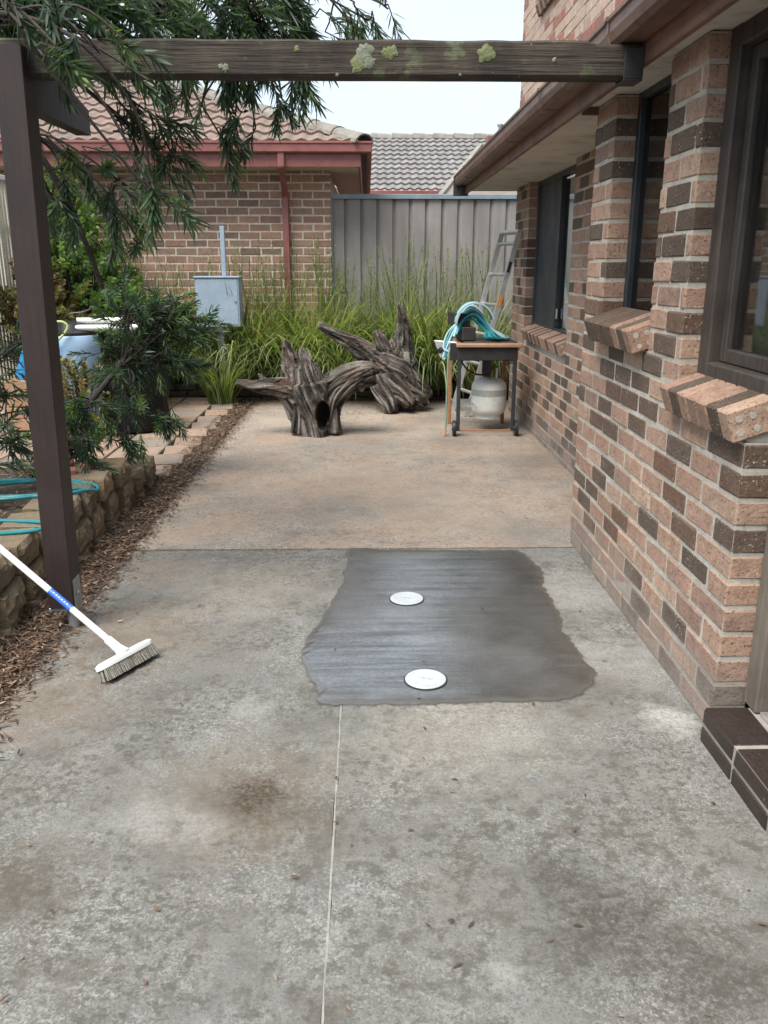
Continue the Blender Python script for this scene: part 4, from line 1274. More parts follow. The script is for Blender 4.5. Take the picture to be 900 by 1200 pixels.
def blob_plant(root, trunk_pts, trunk_r, blobs, hub, leafL, leafW, nleaf, mat, tw_len=(0.16, 0.30), droop=0.35, dens=1.0, names=('trunk', 'crown')):
    lv, tw = Leaves(), MB()
    tk = MB()
    pts = bez(trunk_pts, 6)
    tk.tube(pts, [trunk_r * (1 - 0.55 * i / len(pts)) for i in range(len(pts))], 10)
    for (x, y, z, r, n) in blobs:
        c = Vector((x, y, z))
        # a limb from the nearest hub point to the clump
        h = min(hub, key=lambda q: (Vector(q) - c).length * (1.0 + 0.2 * random.random()))
        h = Vector(h)
        midp = h.lerp(c, 0.5) + Vector((0, 0, 0.10 * (c - h).length)) + rv() * 0.05
        limb = bez([h, midp, c], 5)
        tw.tube(limb, [0.0055 * (1 - 0.65 * i / len(limb)) + 0.0018 for i in range(len(limb))], 5, cap=False)
        for _ in range(int(n * dens)):
            u = random.random() ** 0.6
            b = limb[min(int(u * (len(limb) - 1)) + 0, len(limb) - 1)] if random.random() < 0.25 else c + rv() * r * random.random() ** 0.5
            out = (b - h).normalized() * 0.6 + (b - c) * 1.5 + rv() * 0.55 + Vector((0, 0, -0.15))
            L = random.uniform(*tw_len)
            s0 = b - out.normalized() * L * 0.4
            tw.tube([limb[-2].lerp(limb[-1], random.random()), s0.lerp(c, 0.3) + rv() * 0.02, s0], [0.0058, 0.004, 0.0035], 3, cap=False)
            spray(lv, tw, s0, out, L, leafL, leafW, random.randint(int(nleaf * 0.75), int(nleaf * 1.2)), droop * random.uniform(0.4, 1.5))
    t0 = tk.build(names[0], 'bark', root, True)
    tw.build('branches', 'bark', root, True)
    lv.build(names[1], mat, root)

TREE = [(-1.38, 3.7, 2.45, 0.3, 9), (-1.18, 3.6, 2.42, 0.3, 9), (-1.05, 3.8, 2.45, 0.3, 10), (-0.86, 4.2, 2.53, 0.32, 14), (-0.62, 4.4, 2.6, 0.3, 14), (-0.34, 4.5, 2.55, 0.22, 18), (-0.45, 4.5, 2.37, 0.2, 12), (-0.52, 4.5, 2.53, 0.2, 10), (-0.11, 4.4, 2.64, 0.2, 7), (0.1, 4.2, 2.53, 0.16, 5), (0.01, 4.3, 2.51, 0.12, 3), (-1.07, 2.95, 2.15, 0.14, 3), (-0.95, 2.95, 2.08, 0.12, 3), (-0.86, 3.05, 2.1, 0.12, 3), (-0.71, 3.05, 2.02, 0.10, 2), (-0.78, 3.1, 2.14, 0.12, 3), (-0.81, 4.2, 2.45, 0.22, 8), (-0.7, 4.3, 2.35, 0.2, 8), (-1.0, 3.95, 2.0, 0.2, 7), (-0.9, 3.95, 1.92, 0.16, 6), (-0.75, 4.2, 2.13, 0.14, 4), (-0.4, 4.4, 2.2, 0.12, 6), (-0.3, 4.4, 2.26, 0.1, 4), (-1.1, 4.1, 1.8, 0.22, 9), (-0.8, 3.2, 1.72, 0.09, 4), (-0.72, 3.1, 1.64, 0.07, 4), (-1.36, 4.4, 1.9, 0.2, 5), (-1.41, 4.3, 1.68, 0.2, 8), (-1.23, 4.3, 1.62, 0.2, 8), (-0.61, 4.3, 2.11, 0.1, 4), (-0.67, 4.3, 2.0, 0.1, 4), (-1.49, 4.2, 2.15, 0.2, 4), (-0.84, 4.0, 1.88, 0.14, 6), (-1.57, 4.5, 1.77, 0.15, 4), (-1.03, 4.1, 1.52, 0.08, 2), (-0.53, 4.4, 2.07, 0.08, 2)]
TREE += [(-1.25, 3.55, 2.30, 0.22, 8), (-0.95, 3.75, 2.30, 0.2, 7), (-0.75, 4.1, 2.42, 0.2, 8), (-0.60, 4.3, 2.50, 0.2, 8), (-0.9, 3.9, 2.38, 0.2, 7), (-1.45, 3.9, 2.3, 0.25, 7), (-0.25, 4.45, 2.46, 0.12, 7), (-0.05, 4.3, 2.48, 0.08, 3)]
# the crown carries on above and to the left of what the photograph shows
for k in range(15):
    TREE.append((random.uniform(-3.2, -0.6), random.uniform(3.2, 5.4), random.uniform(2.75, 3.5), 0.35, 9))
for k in range(10):
    TREE.append((random.uniform(-3.0, -1.9), random.uniform(3.3, 5.2), random.uniform(1.7, 2.8), 0.35, 9))
TREE = [(x, y, z, r, (n if z > 2.24 else max(1, n * 0.55)) * (0.55 if x > -0.4 else (0.8 if x > -0.8 else 1.0))) for x, y, z, r, n in TREE]
tree = empty('overhanging_tree', 'dark green narrow leaved tree hanging over the pergola beam', 'tree')
hub = [(-2.2, 4.3, 1.7), (-2.0, 4.3, 2.1), (-1.6, 4.2, 2.45), (-1.1, 4.25, 2.65), (-0.6, 4.35, 2.75), (-1.45, 3.6, 2.35), (-1.2, 3.2, 2.25), (-1.6, 4.4, 2.05)]
blob_plant(tree, [(-2.5, 4.3, 0.1), (-2.4, 4.32, 0.9), (-2.15, 4.3, 1.7), (-2.0, 4.3, 2.2), (-1.9, 4.3, 2.9)], 0.075, TREE, hub, 0.085, 0.0056, 38, 'leaf_dark', dens=1.8, tw_len=(0.12, 0.22))
mb = MB()
for pts, r0, r1 in [([(-2.15, 4.3, 1.75), (-1.9, 4.35, 2.15), (-1.66, 4.5, 2.02), (-1.5, 4.5, 1.76), (-1.41, 4.5, 1.50), (-1.36, 4.5, 1.32)], 0.022, 0.011),
                    ([(-2.05, 4.3, 2.1), (-1.6, 4.2, 2.42), (-1.1, 4.25, 2.62), (-0.6, 4.35, 2.72), (-0.1, 4.4, 2.70), (0.1, 4.3, 2.6)], 0.018, 0.003),
                    ([(-2.0, 4.2, 2.1), (-1.7, 3.8, 2.35), (-1.3, 3.3, 2.28), (-0.95, 3.05, 2.15), (-0.78, 3.1, 1.95), (-0.75, 3.15, 1.74)], 0.013, 0.003),
                    ([(-1.75, 4.45, 2.08), (-1.62, 4.4, 1.85), (-1.5, 4.4, 1.72)], 0.014, 0.006)]:
    b = bez(pts, 6)
    mb.tube(b, [r0 + (r1 - r0) * i / len(b) for i in range(len(b))], 8)
mb.build('limb', 'bark', tree, True)

SHRUB = [(-1.6, 5.8, 1.14, 0.24, 10), (-1.31, 5.8, 1.16, 0.2, 9), (-1.14, 5.8, 1.02, 0.15, 8), (-1.45, 5.8, 0.92, 0.24, 12), (-1.72, 5.7, 0.9, 0.2, 8), (-1.27, 5.9, 0.79, 0.16, 7), (-1.56, 5.5, 0.62, 0.14, 5), (-1.77, 5.2, 0.58, 0.15, 5), (-1.83, 5.0, 0.41, 0.15, 5), (-1.64, 4.9, 0.41, 0.1, 4), (-1.3, 5.4, 0.48, 0.09, 5), (-1.5, 5.2, 0.38, 0.09, 4), (-1.55, 5.8, 0.75, 0.2, 6), (-1.27, 5.8, 1.03, 0.16, 7)]
shr = empty('shrub', 'dark narrow leaved shrub spreading in front of the black planter bag', 'shrub')
blob_plant(shr, [(-2.05, 4.75, 0.15), (-1.9, 5.05, 0.42), (-1.75, 5.35, 0.62), (-1.6, 5.65, 0.85)], 0.032, SHRUB, [(-1.9, 5.05, 0.42), (-1.75, 5.35, 0.62), (-1.62, 5.6, 0.8)], 0.07, 0.0055, 34, 'leaf_dark', dens=3.0, tw_len=(0.12, 0.22), names=('stem', 'foliage'))
S2 = [(-1.94, 4.6, 0.49, 0.2, 8), (-1.95, 4.6, 0.78, 0.22, 9), (-1.87, 4.2, 0.49, 0.15, 5), (-1.9, 4.6, 1.01, 0.2, 6), (-1.66, 4.6, 0.25, 0.08, 2), (-1.9, 4.8, 0.65, 0.15, 5), (-2.2, 4.2, 0.8, 0.3, 8), (-2.3, 3.8, 0.7, 0.3, 8)]
sh2 = empty('shrub', 'twiggy dark shrub in the raised bed behind the pergola post', 'shrub')
blob_plant(sh2, [(-1.85, 3.75, 0.2), (-2.0, 4.1, 0.36), (-2.1, 4.4, 0.55)], 0.045, S2, [(-2.0, 4.1, 0.36), (-2.1, 4.4, 0.55)], 0.08, 0.006, 28, 'leaf_dark', dens=1.1, tw_len=(0.14, 0.26), names=('stem', 'foliage'))

def broad_shrub(label, c, rx, rz, n, mat, L=0.07, W=0.018, base_z=0.0):
    root = empty('shrub', label, 'shrub', loc=(0, 0, 0))
    lv, tw = Leaves(), MB()
    c = Vector(c)
    for k in range(n):
        q = rv(); q.z = abs(q.z) if random.random() < 0.7 else q.z
        p = c + Vector((q.x * rx, q.y * rx, q.z * rz)) * random.uniform(0.45, 1.0)
        b0 = Vector((c.x + random.uniform(-.08, .08), c.y + random.uniform(-.08, .08), base_z))
        tw.tube(bez([b0, b0.lerp(p, 0.5) + Vector((0, 0, 0.1)), p], 4), 0.004, 3, cap=False)
        spray(lv, tw, p, (p - c).normalized() + Vector((0, 0, 0.5)), random.uniform(.12, .24), L, W, random.randint(12, 20), 0.3, wide=1.2)
    tw.build('stem', 'bark', root, True)
    lv.build('foliage', mat, root)
broad_shrub('lush bright green shrub against the neighbour brick wall', (-2.95, 9.0, 1.0), 0.5, 0.85, 260, 'leaf_bright')
broad_shrub('bronze and lime leaved shrub below the cream batten screen', (-3.15, 8.3, 0.85), 0.42, 0.5, 170, 'leaf_bronze', 0.06, 0.02)
broad_shrub('bright green creeper climbing at the end of the batten screen', (-3.25, 9.3, 1.6), 0.4, 0.75, 210, 'leaf_bright', 0.06, 0.017)
broad_shrub('small light green shrub beside the pale blue tub', (-2.35, 8.6, 0.75), 0.34, 0.42, 110, 'leaf_bright', 0.08, 0.02)
broad_shrub('yellow green leafy plant growing against the pale blue tub', (-2.42, 7.15, 0.28), 0.2, 0.28, 45, 'leaf_bronze', 0.06, 0.016, 0.0)
broad_shrub('low yellow green plant at the foot of the spreading shrub', (-1.86, 5.35, 0.28), 0.14, 0.16, 26, 'leaf_bright', 0.05, 0.014, 0.1)

def strap_clump(label, x, y, z, n, h, spread, w, mat, group=None, seeds=0, name='strappy_clump', cat='plant'):
    """clump of long arching blades"""
    root = empty(name, label, cat, group)
    mb = MB()
    def blade(b, az, L, lean, bend, ww, r):
        seg = 6
        V = []
        o_ = Vector((math.cos(az), math.sin(az), 0))
        sd_ = Vector((-math.sin(az), math.cos(az), 0))
        p = Vector(b)
        a = lean
        for k in range(seg + 1):
            u = k / seg
            wd = ww * (1 - u ** 2.2) * (0.6 + 0.8 * min(u * 2.5, 1) * 0.5)
            V += [p - sd_ * wd, p + sd_ * wd]
            a += bend / seg * (0.4 + 1.2 * u)
            p = p + (o_ * math.sin(a) + Vector((0, 0, 1)) * math.cos(a)) * L / seg
        mb.add(V, [(2 * k, 2 * k + 1, 2 * k + 3, 2 * k + 2) for k in range(seg)], 0, r)
    tone = random.uniform(-0.12, 0.12)
    for k in range(n):
        az = random.uniform(0, 2 * math.pi)
        rr = random.random() ** 0.7 * 0.13
        blade((x + rr * math.cos(az), y + rr * math.sin(az), z), az + random.uniform(-.9, .9), h * random.uniform(0.45, 1.15), random.uniform(0.02, 0.35) * spread, random.uniform(0.35, 1.9) * spread, w * random.uniform(0.7, 1.2), min(1, max(0, random.random() ** 1.2 + tone)))
    mb.build('blades', mat, root)
    if seeds:
        sm = MB()
        for k in range(seeds):
            az = random.uniform(0, 6.28)
            lean = random.uniform(0.02, 0.28)
            L = h * random.uniform(0.95, 1.3)
            b = Vector((x + random.uniform(-.15, .15), y + random.uniform(-.12, .12), z))
            tip = b + Vector((math.cos(az) * lean * L, math.sin(az) * lean * L * 0.6, L))
            pts = bez([b, b.lerp(tip, 0.5) + Vector((0, 0, 0.05)), tip], 4)
            sm.tube(pts, 0.0022, 3, cap=False)
            for q in range(14):
                u = 0.6 + 0.4 * q / 14
                p = b.lerp(tip, u)
                sm.add([p, p + rv() * 0.012 + Vector((0, 0, 0.02)), p + rv() * 0.012 + Vector((0, 0, 0.035))], [(0, 1, 2)])
        sm.build('seed_stalks', 'leaf_strap', root)
    return root
BG = 'strappy grasses along the fence'
for k, (x, y) in enumerate([(-2.6, 9.75), (-2.28, 9.68), (-1.95, 9.72), (-1.55, 9.8), (-1.22, 9.62), (-0.92, 9.76), (-0.62, 9.62), (-0.35, 9.78), (-0.08, 9.64), (0.2, 9.78), (0.48, 9.66), (0.78, 9.8), (1.08, 9.72), (1.34, 9.62), (-1.4, 9.58), (-0.5, 9.85), (0.32, 9.6), (-1.05, 9.9)]):
    lab = 'tall seeding grass clump growing against the steel fence' if x > -0.3 else 'tall seeding grass clump growing against the neighbour brick wall'
    lab = {-1.55: 'tall seeding grass clump directly behind the grey meter box', -0.92: 'tall seeding grass clump at the foot of the maroon downpipe', -0.35: 'tall seeding grass clump at the end post of the steel fence', 1.34: 'tall seeding grass clump behind the foot of the ladder'}.get(x, lab)
    strap_clump(lab, x, y, 0.15, 300, random.uniform(1.0, 1.3), 1.4, 0.012, 'leaf_strap', BG, 24, 'grass_clump', 'grass')
strap_clump('large pale strappy clump arching beside the barbecue', 0.72, 9.35, 0.12, 480, 1.2, 1.5, 0.012, 'leaf_strap', None, 0)
strap_clump('strappy green clump behind the barbecue at the house corner', 1.12, 9.30, 0.12, 260, 1.0, 1.3, 0.009, 'leaf_strap', None, 0)
strap_clump('dry straw coloured clump drooping over the brick edging', -1.42, 9.42, 0.20, 230, 0.75, 1.45, 0.005, 'leaf_dry', None, 0)
strap_clump('green strappy clump standing right below the grey meter box', -1.56, 8.98, 0.0, 240, 0.78, 0.95, 0.009, 'leaf_strap', None, 0)
strap_clump('short yellow green strappy clump below the grey meter box', -1.72, 9.40, 0.20, 90, 0.48, 1.1, 0.012, 'leaf_bright', None, 0)
strap_clump('broad bladed green clump left of the meter box', -2.25, 9.42, 0.18, 80, 0.85, 0.9, 0.017, 'leaf_bright', None, 0)
strap_clump('broad bladed clump under the bright green shrub', -2.72, 9.40, 0.18, 70, 0.8, 1.0, 0.017, 'leaf_bright', None, 0)
strap_clump('dark green clump between the two tree stumps', -0.35, 9.32, 0.14, 320, 0.95, 1.5, 0.012, 'leaf_strap', None, 0)
strap_clump('green clump directly behind the spiky stump', 0.28, 9.34, 0.14, 320, 0.95, 1.5, 0.012, 'leaf_strap', None, 0)
strap_clump('green clump leaning over the edging behind the wide stump', -0.85, 9.36, 0.16, 320, 0.95, 1.5, 0.012, 'leaf_strap', None, 0)

# ------------------------------------------------------------------ leaf litter (uncountable)
lt = Leaves()
def litter(n, fx, fy, zf, L=(0.018, 0.048)):
    for _ in range(n):
        x, y = fx(), fy()
        a = random.uniform(0, 6.28)
        lt.leaf((x, y, zf(x, y)), (math.cos(a), math.sin(a), random.uniform(-0.15, 0.35)), (random.uniform(-.4, .4), random.uniform(-.4, .4), 1), random.uniform(*L), random.uniform(0.002, 0.0048), random.random() ** 1.5, random.uniform(-0.1, 0.15))
def edge_x():
    u = random.random()
    return -1.48 + 0.225 * u ** 1.1
litter(24000, edge_x, lambda: random.uniform(2.2, 9.3), lambda x, y: 0.004 + random.random() * 0.022)
litter(2600, lambda: -1.265 + abs(random.gauss(0, 0.05)), lambda: random.uniform(1.6, 9.3), lambda x, y: 0.005)
litter(3200, lambda: random.uniform(-2.6, -1.66), lambda: random.uniform(2.4, 5.2), lambda x, y: 0.262 + random.random() * 0.02)
litter(700, lambda: random.uniform(-3.3, -1.42), lambda: random.uniform(5.8, 9.4), lambda x, y: 0.034)
litter(1500, lambda: random.uniform(-1.25, 1.35), lambda: 9.32 - abs(random.gauss(0, 0.16)), lambda x, y: 0.006 + random.random() * 0.01)
litter(500, lambda: random.uniform(-1.2, 1.0), lambda: random.uniform(4.205, 4.23), lambda x, y: -0.02, (0.01, 0.03))
litter(200, lambda: random.uniform(-1.2, 1.0), lambda: random.uniform(1.2, 9.2), lambda x, y: 0.006, (0.008, 0.03))
litter(500, lambda: random.gauss(0.0, 0.45), lambda: random.gauss(8.6, 0.25), lambda x, y: 0.006, (0.01, 0.04))
tag(lt.build('leaf_litter', 'leaf_litter'), 'dry brown leaf litter strewn between the garden edge and the concrete', 'leaves', None, 'stuff')

# ================================================================== STUMPS
def make_stump(name, label, trunks, vox, seed, hole=None):
    """gnarled root stump: fluted limbs fused by a voxel remesh, then grooved along the grain"""
    mb = MB()
    axes = []
    for pts, rad, tw_ in trunks:
        b = bez(pts, 7)
        k = len(b)
        rr = []
        for i in range(k):
            u = i / (k - 1) * (len(rad) - 1)
            j = min(int(u), len(rad) - 2)
            rr.append(rad[j] + (rad[j + 1] - rad[j]) * (u - j))
        seg = 40
        V, F = [], []
        up = None
        for i, p in enumerate(b):
            d = (b[min(i + 1, k - 1)] - b[max(i - 1, 0)]).normalized()
            up = d.orthogonal().normalized() if up is None else (up - d * up.dot(d)).normalized()
            s_ = d.cross(up)
            for q in range(seg):
                a = 2 * math.pi * q / seg + tw_ * i / k
                f = 1 + 0.34 * mnoise.noise((math.cos(a) * 1.6 + seed, math.sin(a) * 1.6, i / k * 0.9 + tw_)) + 0.10 * mnoise.noise((math.cos(a) * 6 + seed, math.sin(a) * 6, i / k * 1.6))
                V.append(p + (up * math.cos(a) + s_ * math.sin(a)) * rr[i] * f)
            axes.append((p.copy(), d.copy(), up.copy(), s_.copy(), rr[i], i * (b[-1] - b[0]).length / k, float(len(mb.v) % 997)))
        for i in range(k - 1):
            for q in range(seg):
                q2 = (q + 1) % seg
                F.append((i * seg + q, i * seg + q2, (i + 1) * seg + q2, (i + 1) * seg + q))
        F.append(tuple(range(seg))[::-1]); F.append(tuple((k - 1) * seg + q for q in range(seg)))
        mb.add(V, F)
    tmp = mb.build('tmp', 'root_wood')
    m = tmp.modifiers.new('r', 'REMESH'); m.mode = 'VOXEL'; m.voxel_size = vox
    sm = tmp.modifiers.new('s', 'SMOOTH'); sm.iterations = 2
    dg = bpy.context.evaluated_depsgraph_get()
    me = bpy.data.meshes.new_from_object(tmp.evaluated_get(dg))
    old = tmp.data
    bpy.data.objects.remove(tmp); bpy.data.meshes.remove(old)
    n = len(me.vertices)
    co = np.empty(n * 3); me.vertices.foreach_get('co', co); co = co.reshape(-1, 3)
    no = np.empty(n * 3); me.vertices.foreach_get('normal', no); no = no.reshape(-1, 3)
    A = np.array([a[0] for a in axes]); D = np.array([a[1] for a in axes])
    Up = np.array([a[2] for a in axes]); Sd = np.array([a[3] for a in axes])
    Rr = np.array([a[4] for a in axes]); Ss = np.array([a[5] for a in axes]); Li = np.array([a[6] for a in axes])
    grain = np.empty(n)
    for i in range(n):
        dv = co[i] - A
        dq = (dv * dv).sum(1) / (Rr * Rr + 0.0009)
        j = int(np.argmin(dq))
        th = math.atan2(dv[j] @ Sd[j], dv[j] @ Up[j])
        sl = Ss[j] + dv[j] @ D[j]
        ct, sn = math.cos(th + sl * 1.5), math.sin(th + sl * 1.5)
        rq = max(Rr[j], 0.04) * 26
        g = mnoise.fractal((ct * rq + Li[j] * 7.3, sn * rq, sl * 2.2 + seed), 0.7, 2.0, 4)
        g = max(-1, min(1, g * 1.25))
        h = mnoise.noise((co[i][0] * 7, co[i][1] * 7, co[i][2] * 7 + seed))
        crack = max(0.0, 0.16 - abs(mnoise.noise((ct * rq * 0.55 + Li[j] * 3.1, sn * rq * 0.55, sl * 1.3 + 20)))) / 0.16
        disp = 0.009 * g - 0.017 * crack + 0.006 * h
        g = g - crack * 0.9
        if hole is not None:
            hv = np.linalg.norm((co[i] - hole[0]) / hole[1])
            if hv < 1.3:
                kk = max(0.0, 1 - hv ** 2 / 1.69)
                co[i][1] += 0.17 * min(1.0, kk * 2.2)
                g = g - 1.6 * min(1.0, kk * 2.5)  # shade of the hollow painted in by darkening the grain value
        co[i] += no[i] * disp
        grain[i] = max(0.0, 0.5 + 0.5 * g)
    co[:, 2] = np.maximum(co[:, 2], 0.0)
    me.vertices.foreach_set('co', co.reshape(-1))
    me.attributes.new('grain', 'FLOAT', 'POINT').data.foreach_set('value', grain)
    me.materials.clear(); me.materials.append(MAT['root_wood'])
    me.polygons.foreach_set('use_smooth', [True] * len(me.polygons))
    me.update(); me.name = name
    return tag(link(name, me), label, 'tree stump')
make_stump('tree_stump', 'upturned grey stump with a dark hollow in its squat trunk and a wide side limb', [
    ([(-0.45, 7.42, -0.03), (-0.46, 7.42, 0.16), (-0.48, 7.42, 0.32), (-0.50, 7.42, 0.46)], [0.20, 0.205, 0.225, 0.20], 0.3),
    ([(-0.56, 7.42, 0.20), (-0.66, 7.41, 0.36), (-0.82, 7.39, 0.42), (-0.98, 7.38, 0.43), (-1.14, 7.36, 0.465)], [0.15, 0.13, 0.085, 0.055, 0.026], 0.5),
    ([(-0.56, 7.44, 0.30), (-0.63, 7.45, 0.50), (-0.68, 7.45, 0.66), (-0.715, 7.45, 0.82)], [0.17, 0.125, 0.07, 0.016], 0.4),
    ([(-0.48, 7.40, 0.32), (-0.53, 7.40, 0.54), (-0.545, 7.40, 0.66), (-0.565, 7.40, 0.76)], [0.15, 0.10, 0.06, 0.02], 0.6),
    ([(-0.45, 7.40, 0.34), (-0.46, 7.40, 0.52), (-0.45, 7.40, 0.62)], [0.13, 0.075, 0.02], 0.5),
    ([(-0.40, 7.41, 0.12), (-0.33, 7.40, 0.34), (-0.20, 7.38, 0.46), (-0.06, 7.36, 0.52), (0.06, 7.35, 0.54)], [0.15, 0.15, 0.13, 0.11, 0.085], 0.4),
    ([(-0.12, 7.37, 0.50), (0.0, 7.36, 0.565), (0.11, 7.36, 0.56)], [0.10, 0.06, 0.025], 0.2),
    ([(-0.06, 7.34, 0.48), (0.03, 7.32, 0.47), (0.08, 7.31, 0.46)], [0.08, 0.05, 0.02], 0.2),
    ([(-0.88, 7.38, 0.42), (-0.92, 7.40, 0.49), (-0.94, 7.40, 0.53)], [0.045, 0.022, 0.008], 0.2),
    ([(-0.62, 7.32, 0.02), (-0.60, 7.33, 0.16), (-0.60, 7.35, 0.30)], [0.06, 0.06, 0.07], 0.2),
    ([(-0.28, 7.33, 0.02), (-0.29, 7.34, 0.16), (-0.30, 7.36, 0.30)], [0.055, 0.055, 0.07], 0.2),
], 0.0085, 2.0, (np.array([-0.385, 7.20, 0.185]), np.array([0.055, 0.10, 0.105])))
make_stump('tree_stump', 'spiky grey stump lying on its side with a tall pointed root', [
    ([(0.44, 8.75, 0.02), (0.36, 8.72, 0.20), (0.22, 8.70, 0.38), (0.08, 8.70, 0.52)], [0.16, 0.21, 0.22, 0.14], 0.4),
    ([(0.16, 8.70, 0.40), (-0.04, 8.68, 0.60), (-0.26, 8.66, 0.74), (-0.40, 8.65, 0.82), (-0.48, 8.64, 0.87)], [0.16, 0.12, 0.07, 0.05, 0.035], 0.4),
    ([(0.32, 8.74, 0.28), (0.35, 8.76, 0.55), (0.37, 8.76, 0.75), (0.36, 8.76, 0.92), (0.315, 8.76, 1.07)], [0.19, 0.14, 0.09, 0.055, 0.008], 0.3),
    ([(0.24, 8.70, 0.34), (0.17, 8.70, 0.60), (0.12, 8.70, 0.74), (0.10, 8.70, 0.81)], [0.14, 0.09, 0.06, 0.045], 0.4),
    ([(0.28, 8.72, 0.40), (0.25, 8.73, 0.62), (0.25, 8.73, 0.72)], [0.12, 0.07, 0.02], 0.4),
    ([(0.30, 8.66, 0.36), (0.42, 8.60, 0.24), (0.52, 8.56, 0.15), (0.60, 8.54, 0.06)], [0.15, 0.11, 0.08, 0.035], 0.4),
    ([(0.38, 8.74, 0.44), (0.50, 8.70, 0.30), (0.60, 8.66, 0.20), (0.65, 8.64, 0.14)], [0.12, 0.09, 0.06, 0.02], 0.4),
    ([(0.16, 8.64, 0.42), (0.28, 8.54, 0.28), (0.38, 8.46, 0.16), (0.42, 8.44, 0.08)], [0.13, 0.11, 0.08, 0.05], 0.3),
    ([(0.08, 8.66, 0.40), (0.14, 8.54, 0.24), (0.22, 8.46, 0.10), (0.24, 8.44, 0.0)], [0.12, 0.11, 0.09, 0.06], 0.3),
], 0.0085, 9.0)

# ================================================================== BARBECUE AND WHAT IS ON IT
bq = empty('barbecue', 'old trolley barbecue with timber edged shelf on two black wheels', 'barbecue')
X0, X1, Y0, Y1 = 0.79, 1.27, 7.28, 7.86
def leg(x, y, z0, z1, mat='dark_steel', s=0.016):
    b = MB(); b.box((x - s, y - s, z0), (x + s, y + s, z1), 0, 0.004); return b.build('leg', mat, bq)
leg(X0, Y0, 0.045, 0.74); leg(X1, Y0, 0.045, 0.74); leg(X0 - 0.02, Y1, 0.0, 0.74, 'rust'); leg(X1, Y1, 0.0, 0.74, 'rust')
mb = MB(); mb.box((X0 - 0.02, Y0 - 0.02, 0.655), (X1 + 0.02, Y1 + 0.02, 0.765), 0, 0.008); mb.build('fire_box', 'black_iron', bq)
mb = MB(); mb.box((X0 - 0.03, Y0 - 0.05, 0.768), (X1 + 0.055, Y0 + 0.045, 0.802), 0, 0.008); mb.build('shelf_edge', 'shelf_wood', bq)
mb = MB(); mb.box((X0 - 0.05, Y0 + 0.05, 0.768), (X0 + 0.03, Y1 + 0.02, 0.80), 0, 0.008); mb.build('shelf_edge', 'shelf_wood', bq)
mb = MB(); mb.box((X0 + 0.035, Y0 + 0.05, 0.768), (X1 + 0.02, Y1 + 0.02, 0.812), 0, 0.006); mb.build('hotplate', 'black_iron', bq)
mb = MB(); mb.tube([(X0 - 0.04, Y0 + 0.0, 0.048), (X1 + 0.05, Y0, 0.048)], 0.006, 8); mb.build('axle', 'rust', bq)
for x in (X0 - 0.032, X1 + 0.032):
    M = Matrix.Translation((x, Y0, 0.068)) @ Matrix.Rotation(R(90), 4, 'Y')
    wheel = MB().lathe([(0.05, -0.016), (0.066, -0.014), (0.068, 0), (0.066, 0.014), (0.05, 0.016)], seg=26, M=M).build('wheel', 'black_plastic', bq, True)
    MB().lathe([(0.022, -0.021), (0.028, 0), (0.022, 0.021)], seg=14, M=M).build('hub', 'dark_steel', wheel, True)
Mp = Matrix.Translation((X0 - 0.085, Y0 + 0.14, 0.735)) @ Matrix.Rotation(R(42), 4, 'Z') @ Matrix.Rotation(R(-28), 4, 'Y')
mb = MB(); mb.box((-0.006, -0.13, -0.085), (0.006, 0.13, 0.085), 0, 0.003, M=Mp); panel = mb.build('control_panel', 'white_plastic', bq)
mb = MB(); mb.box((-0.06, Y0 + 0.02, 0.655), (0.0, Y0 + 0.03, 0.80), M=Matrix.Translation((X0 - 0.02, 0, 0))); mb.build('side_bracket', 'black_iron', bq)
for q in (-0.075, 0.0, 0.075):
    Mk = Mp @ Matrix.Translation((-0.02, q, 0.0)) @ Matrix.Rotation(R(90), 4, 'Y')
    MB().lathe([(0.026, -0.016), (0.024, 0.016)], seg=14, M=Mk).build('knob', 'knob', panel)
mb = MB()
for i in range(9):
    y = Y0 + 0.06 + i * 0.055
    mb.tube([(X0 - 0.01, y, 0.245), (X0 + 0.16, y, 0.245)], 0.004, 5)
mb.tube([(X0 - 0.01, Y0 + 0.02, 0.245), (X0 - 0.01, Y1, 0.245)], 0.005, 5); mb.tube([(X0 + 0.16, Y0 + 0.02, 0.245), (X0 + 0.16, Y1, 0.245)], 0.005, 5)
mb.build('wire_rack', 'galvanised', bq)
mb = MB(); mb.box((1.02, 7.50, 0.50), (1.10, 7.53, 0.656), 0, 0.004); mb.box((1.03, 7.48, 0.49), (1.09, 7.56, 0.51), 0, 0.003); mb.build('bottle_bracket', 'black_iron', bq)

gb = empty('gas_bottle', 'scuffed off-white gas bottle hanging under the barbecue', 'gas bottle', loc=(1.10, 7.60, 0.0))
MB().lathe([(0.05, 0.128), (0.11, 0.135), (0.145, 0.16), (0.158, 0.20), (0.158, 0.385), (0.148, 0.425), (0.11, 0.455), (0.05, 0.468)], seg=36).build('body', 'bottle_white', gb, True)
MB().lathe([(0.1592, 0.315), (0.1592, 0.372)], seg=36).build('label_band', 'bottle_label', gb, True)
mb = MB()
mb.lathe([(0.105, 0.108), (0.112, 0.108), (0.112, 0.136), (0.105, 0.136)], seg=28); mb.build('foot_ring', 'bottle_white', gb, True)
mb = MB(); mb.lathe([(0.016, 0.46), (0.018, 0.50), (0.03, 0.505), (0.03, 0.525), (0.012, 0.53)], seg=14); mb.tube([(0, 0, 0.49), (-0.05, -0.01, 0.495)], 0.011, 8); mb.build('valve', 'brass', gb, True)
for sx in (-0.065, 0.065):
    mb = MB(); mb.box((sx - 0.01, -0.012, 0.455), (sx + 0.01, 0.012, 0.555), 0, 0.003); mb.build('collar_upright', 'bottle_white', gb)
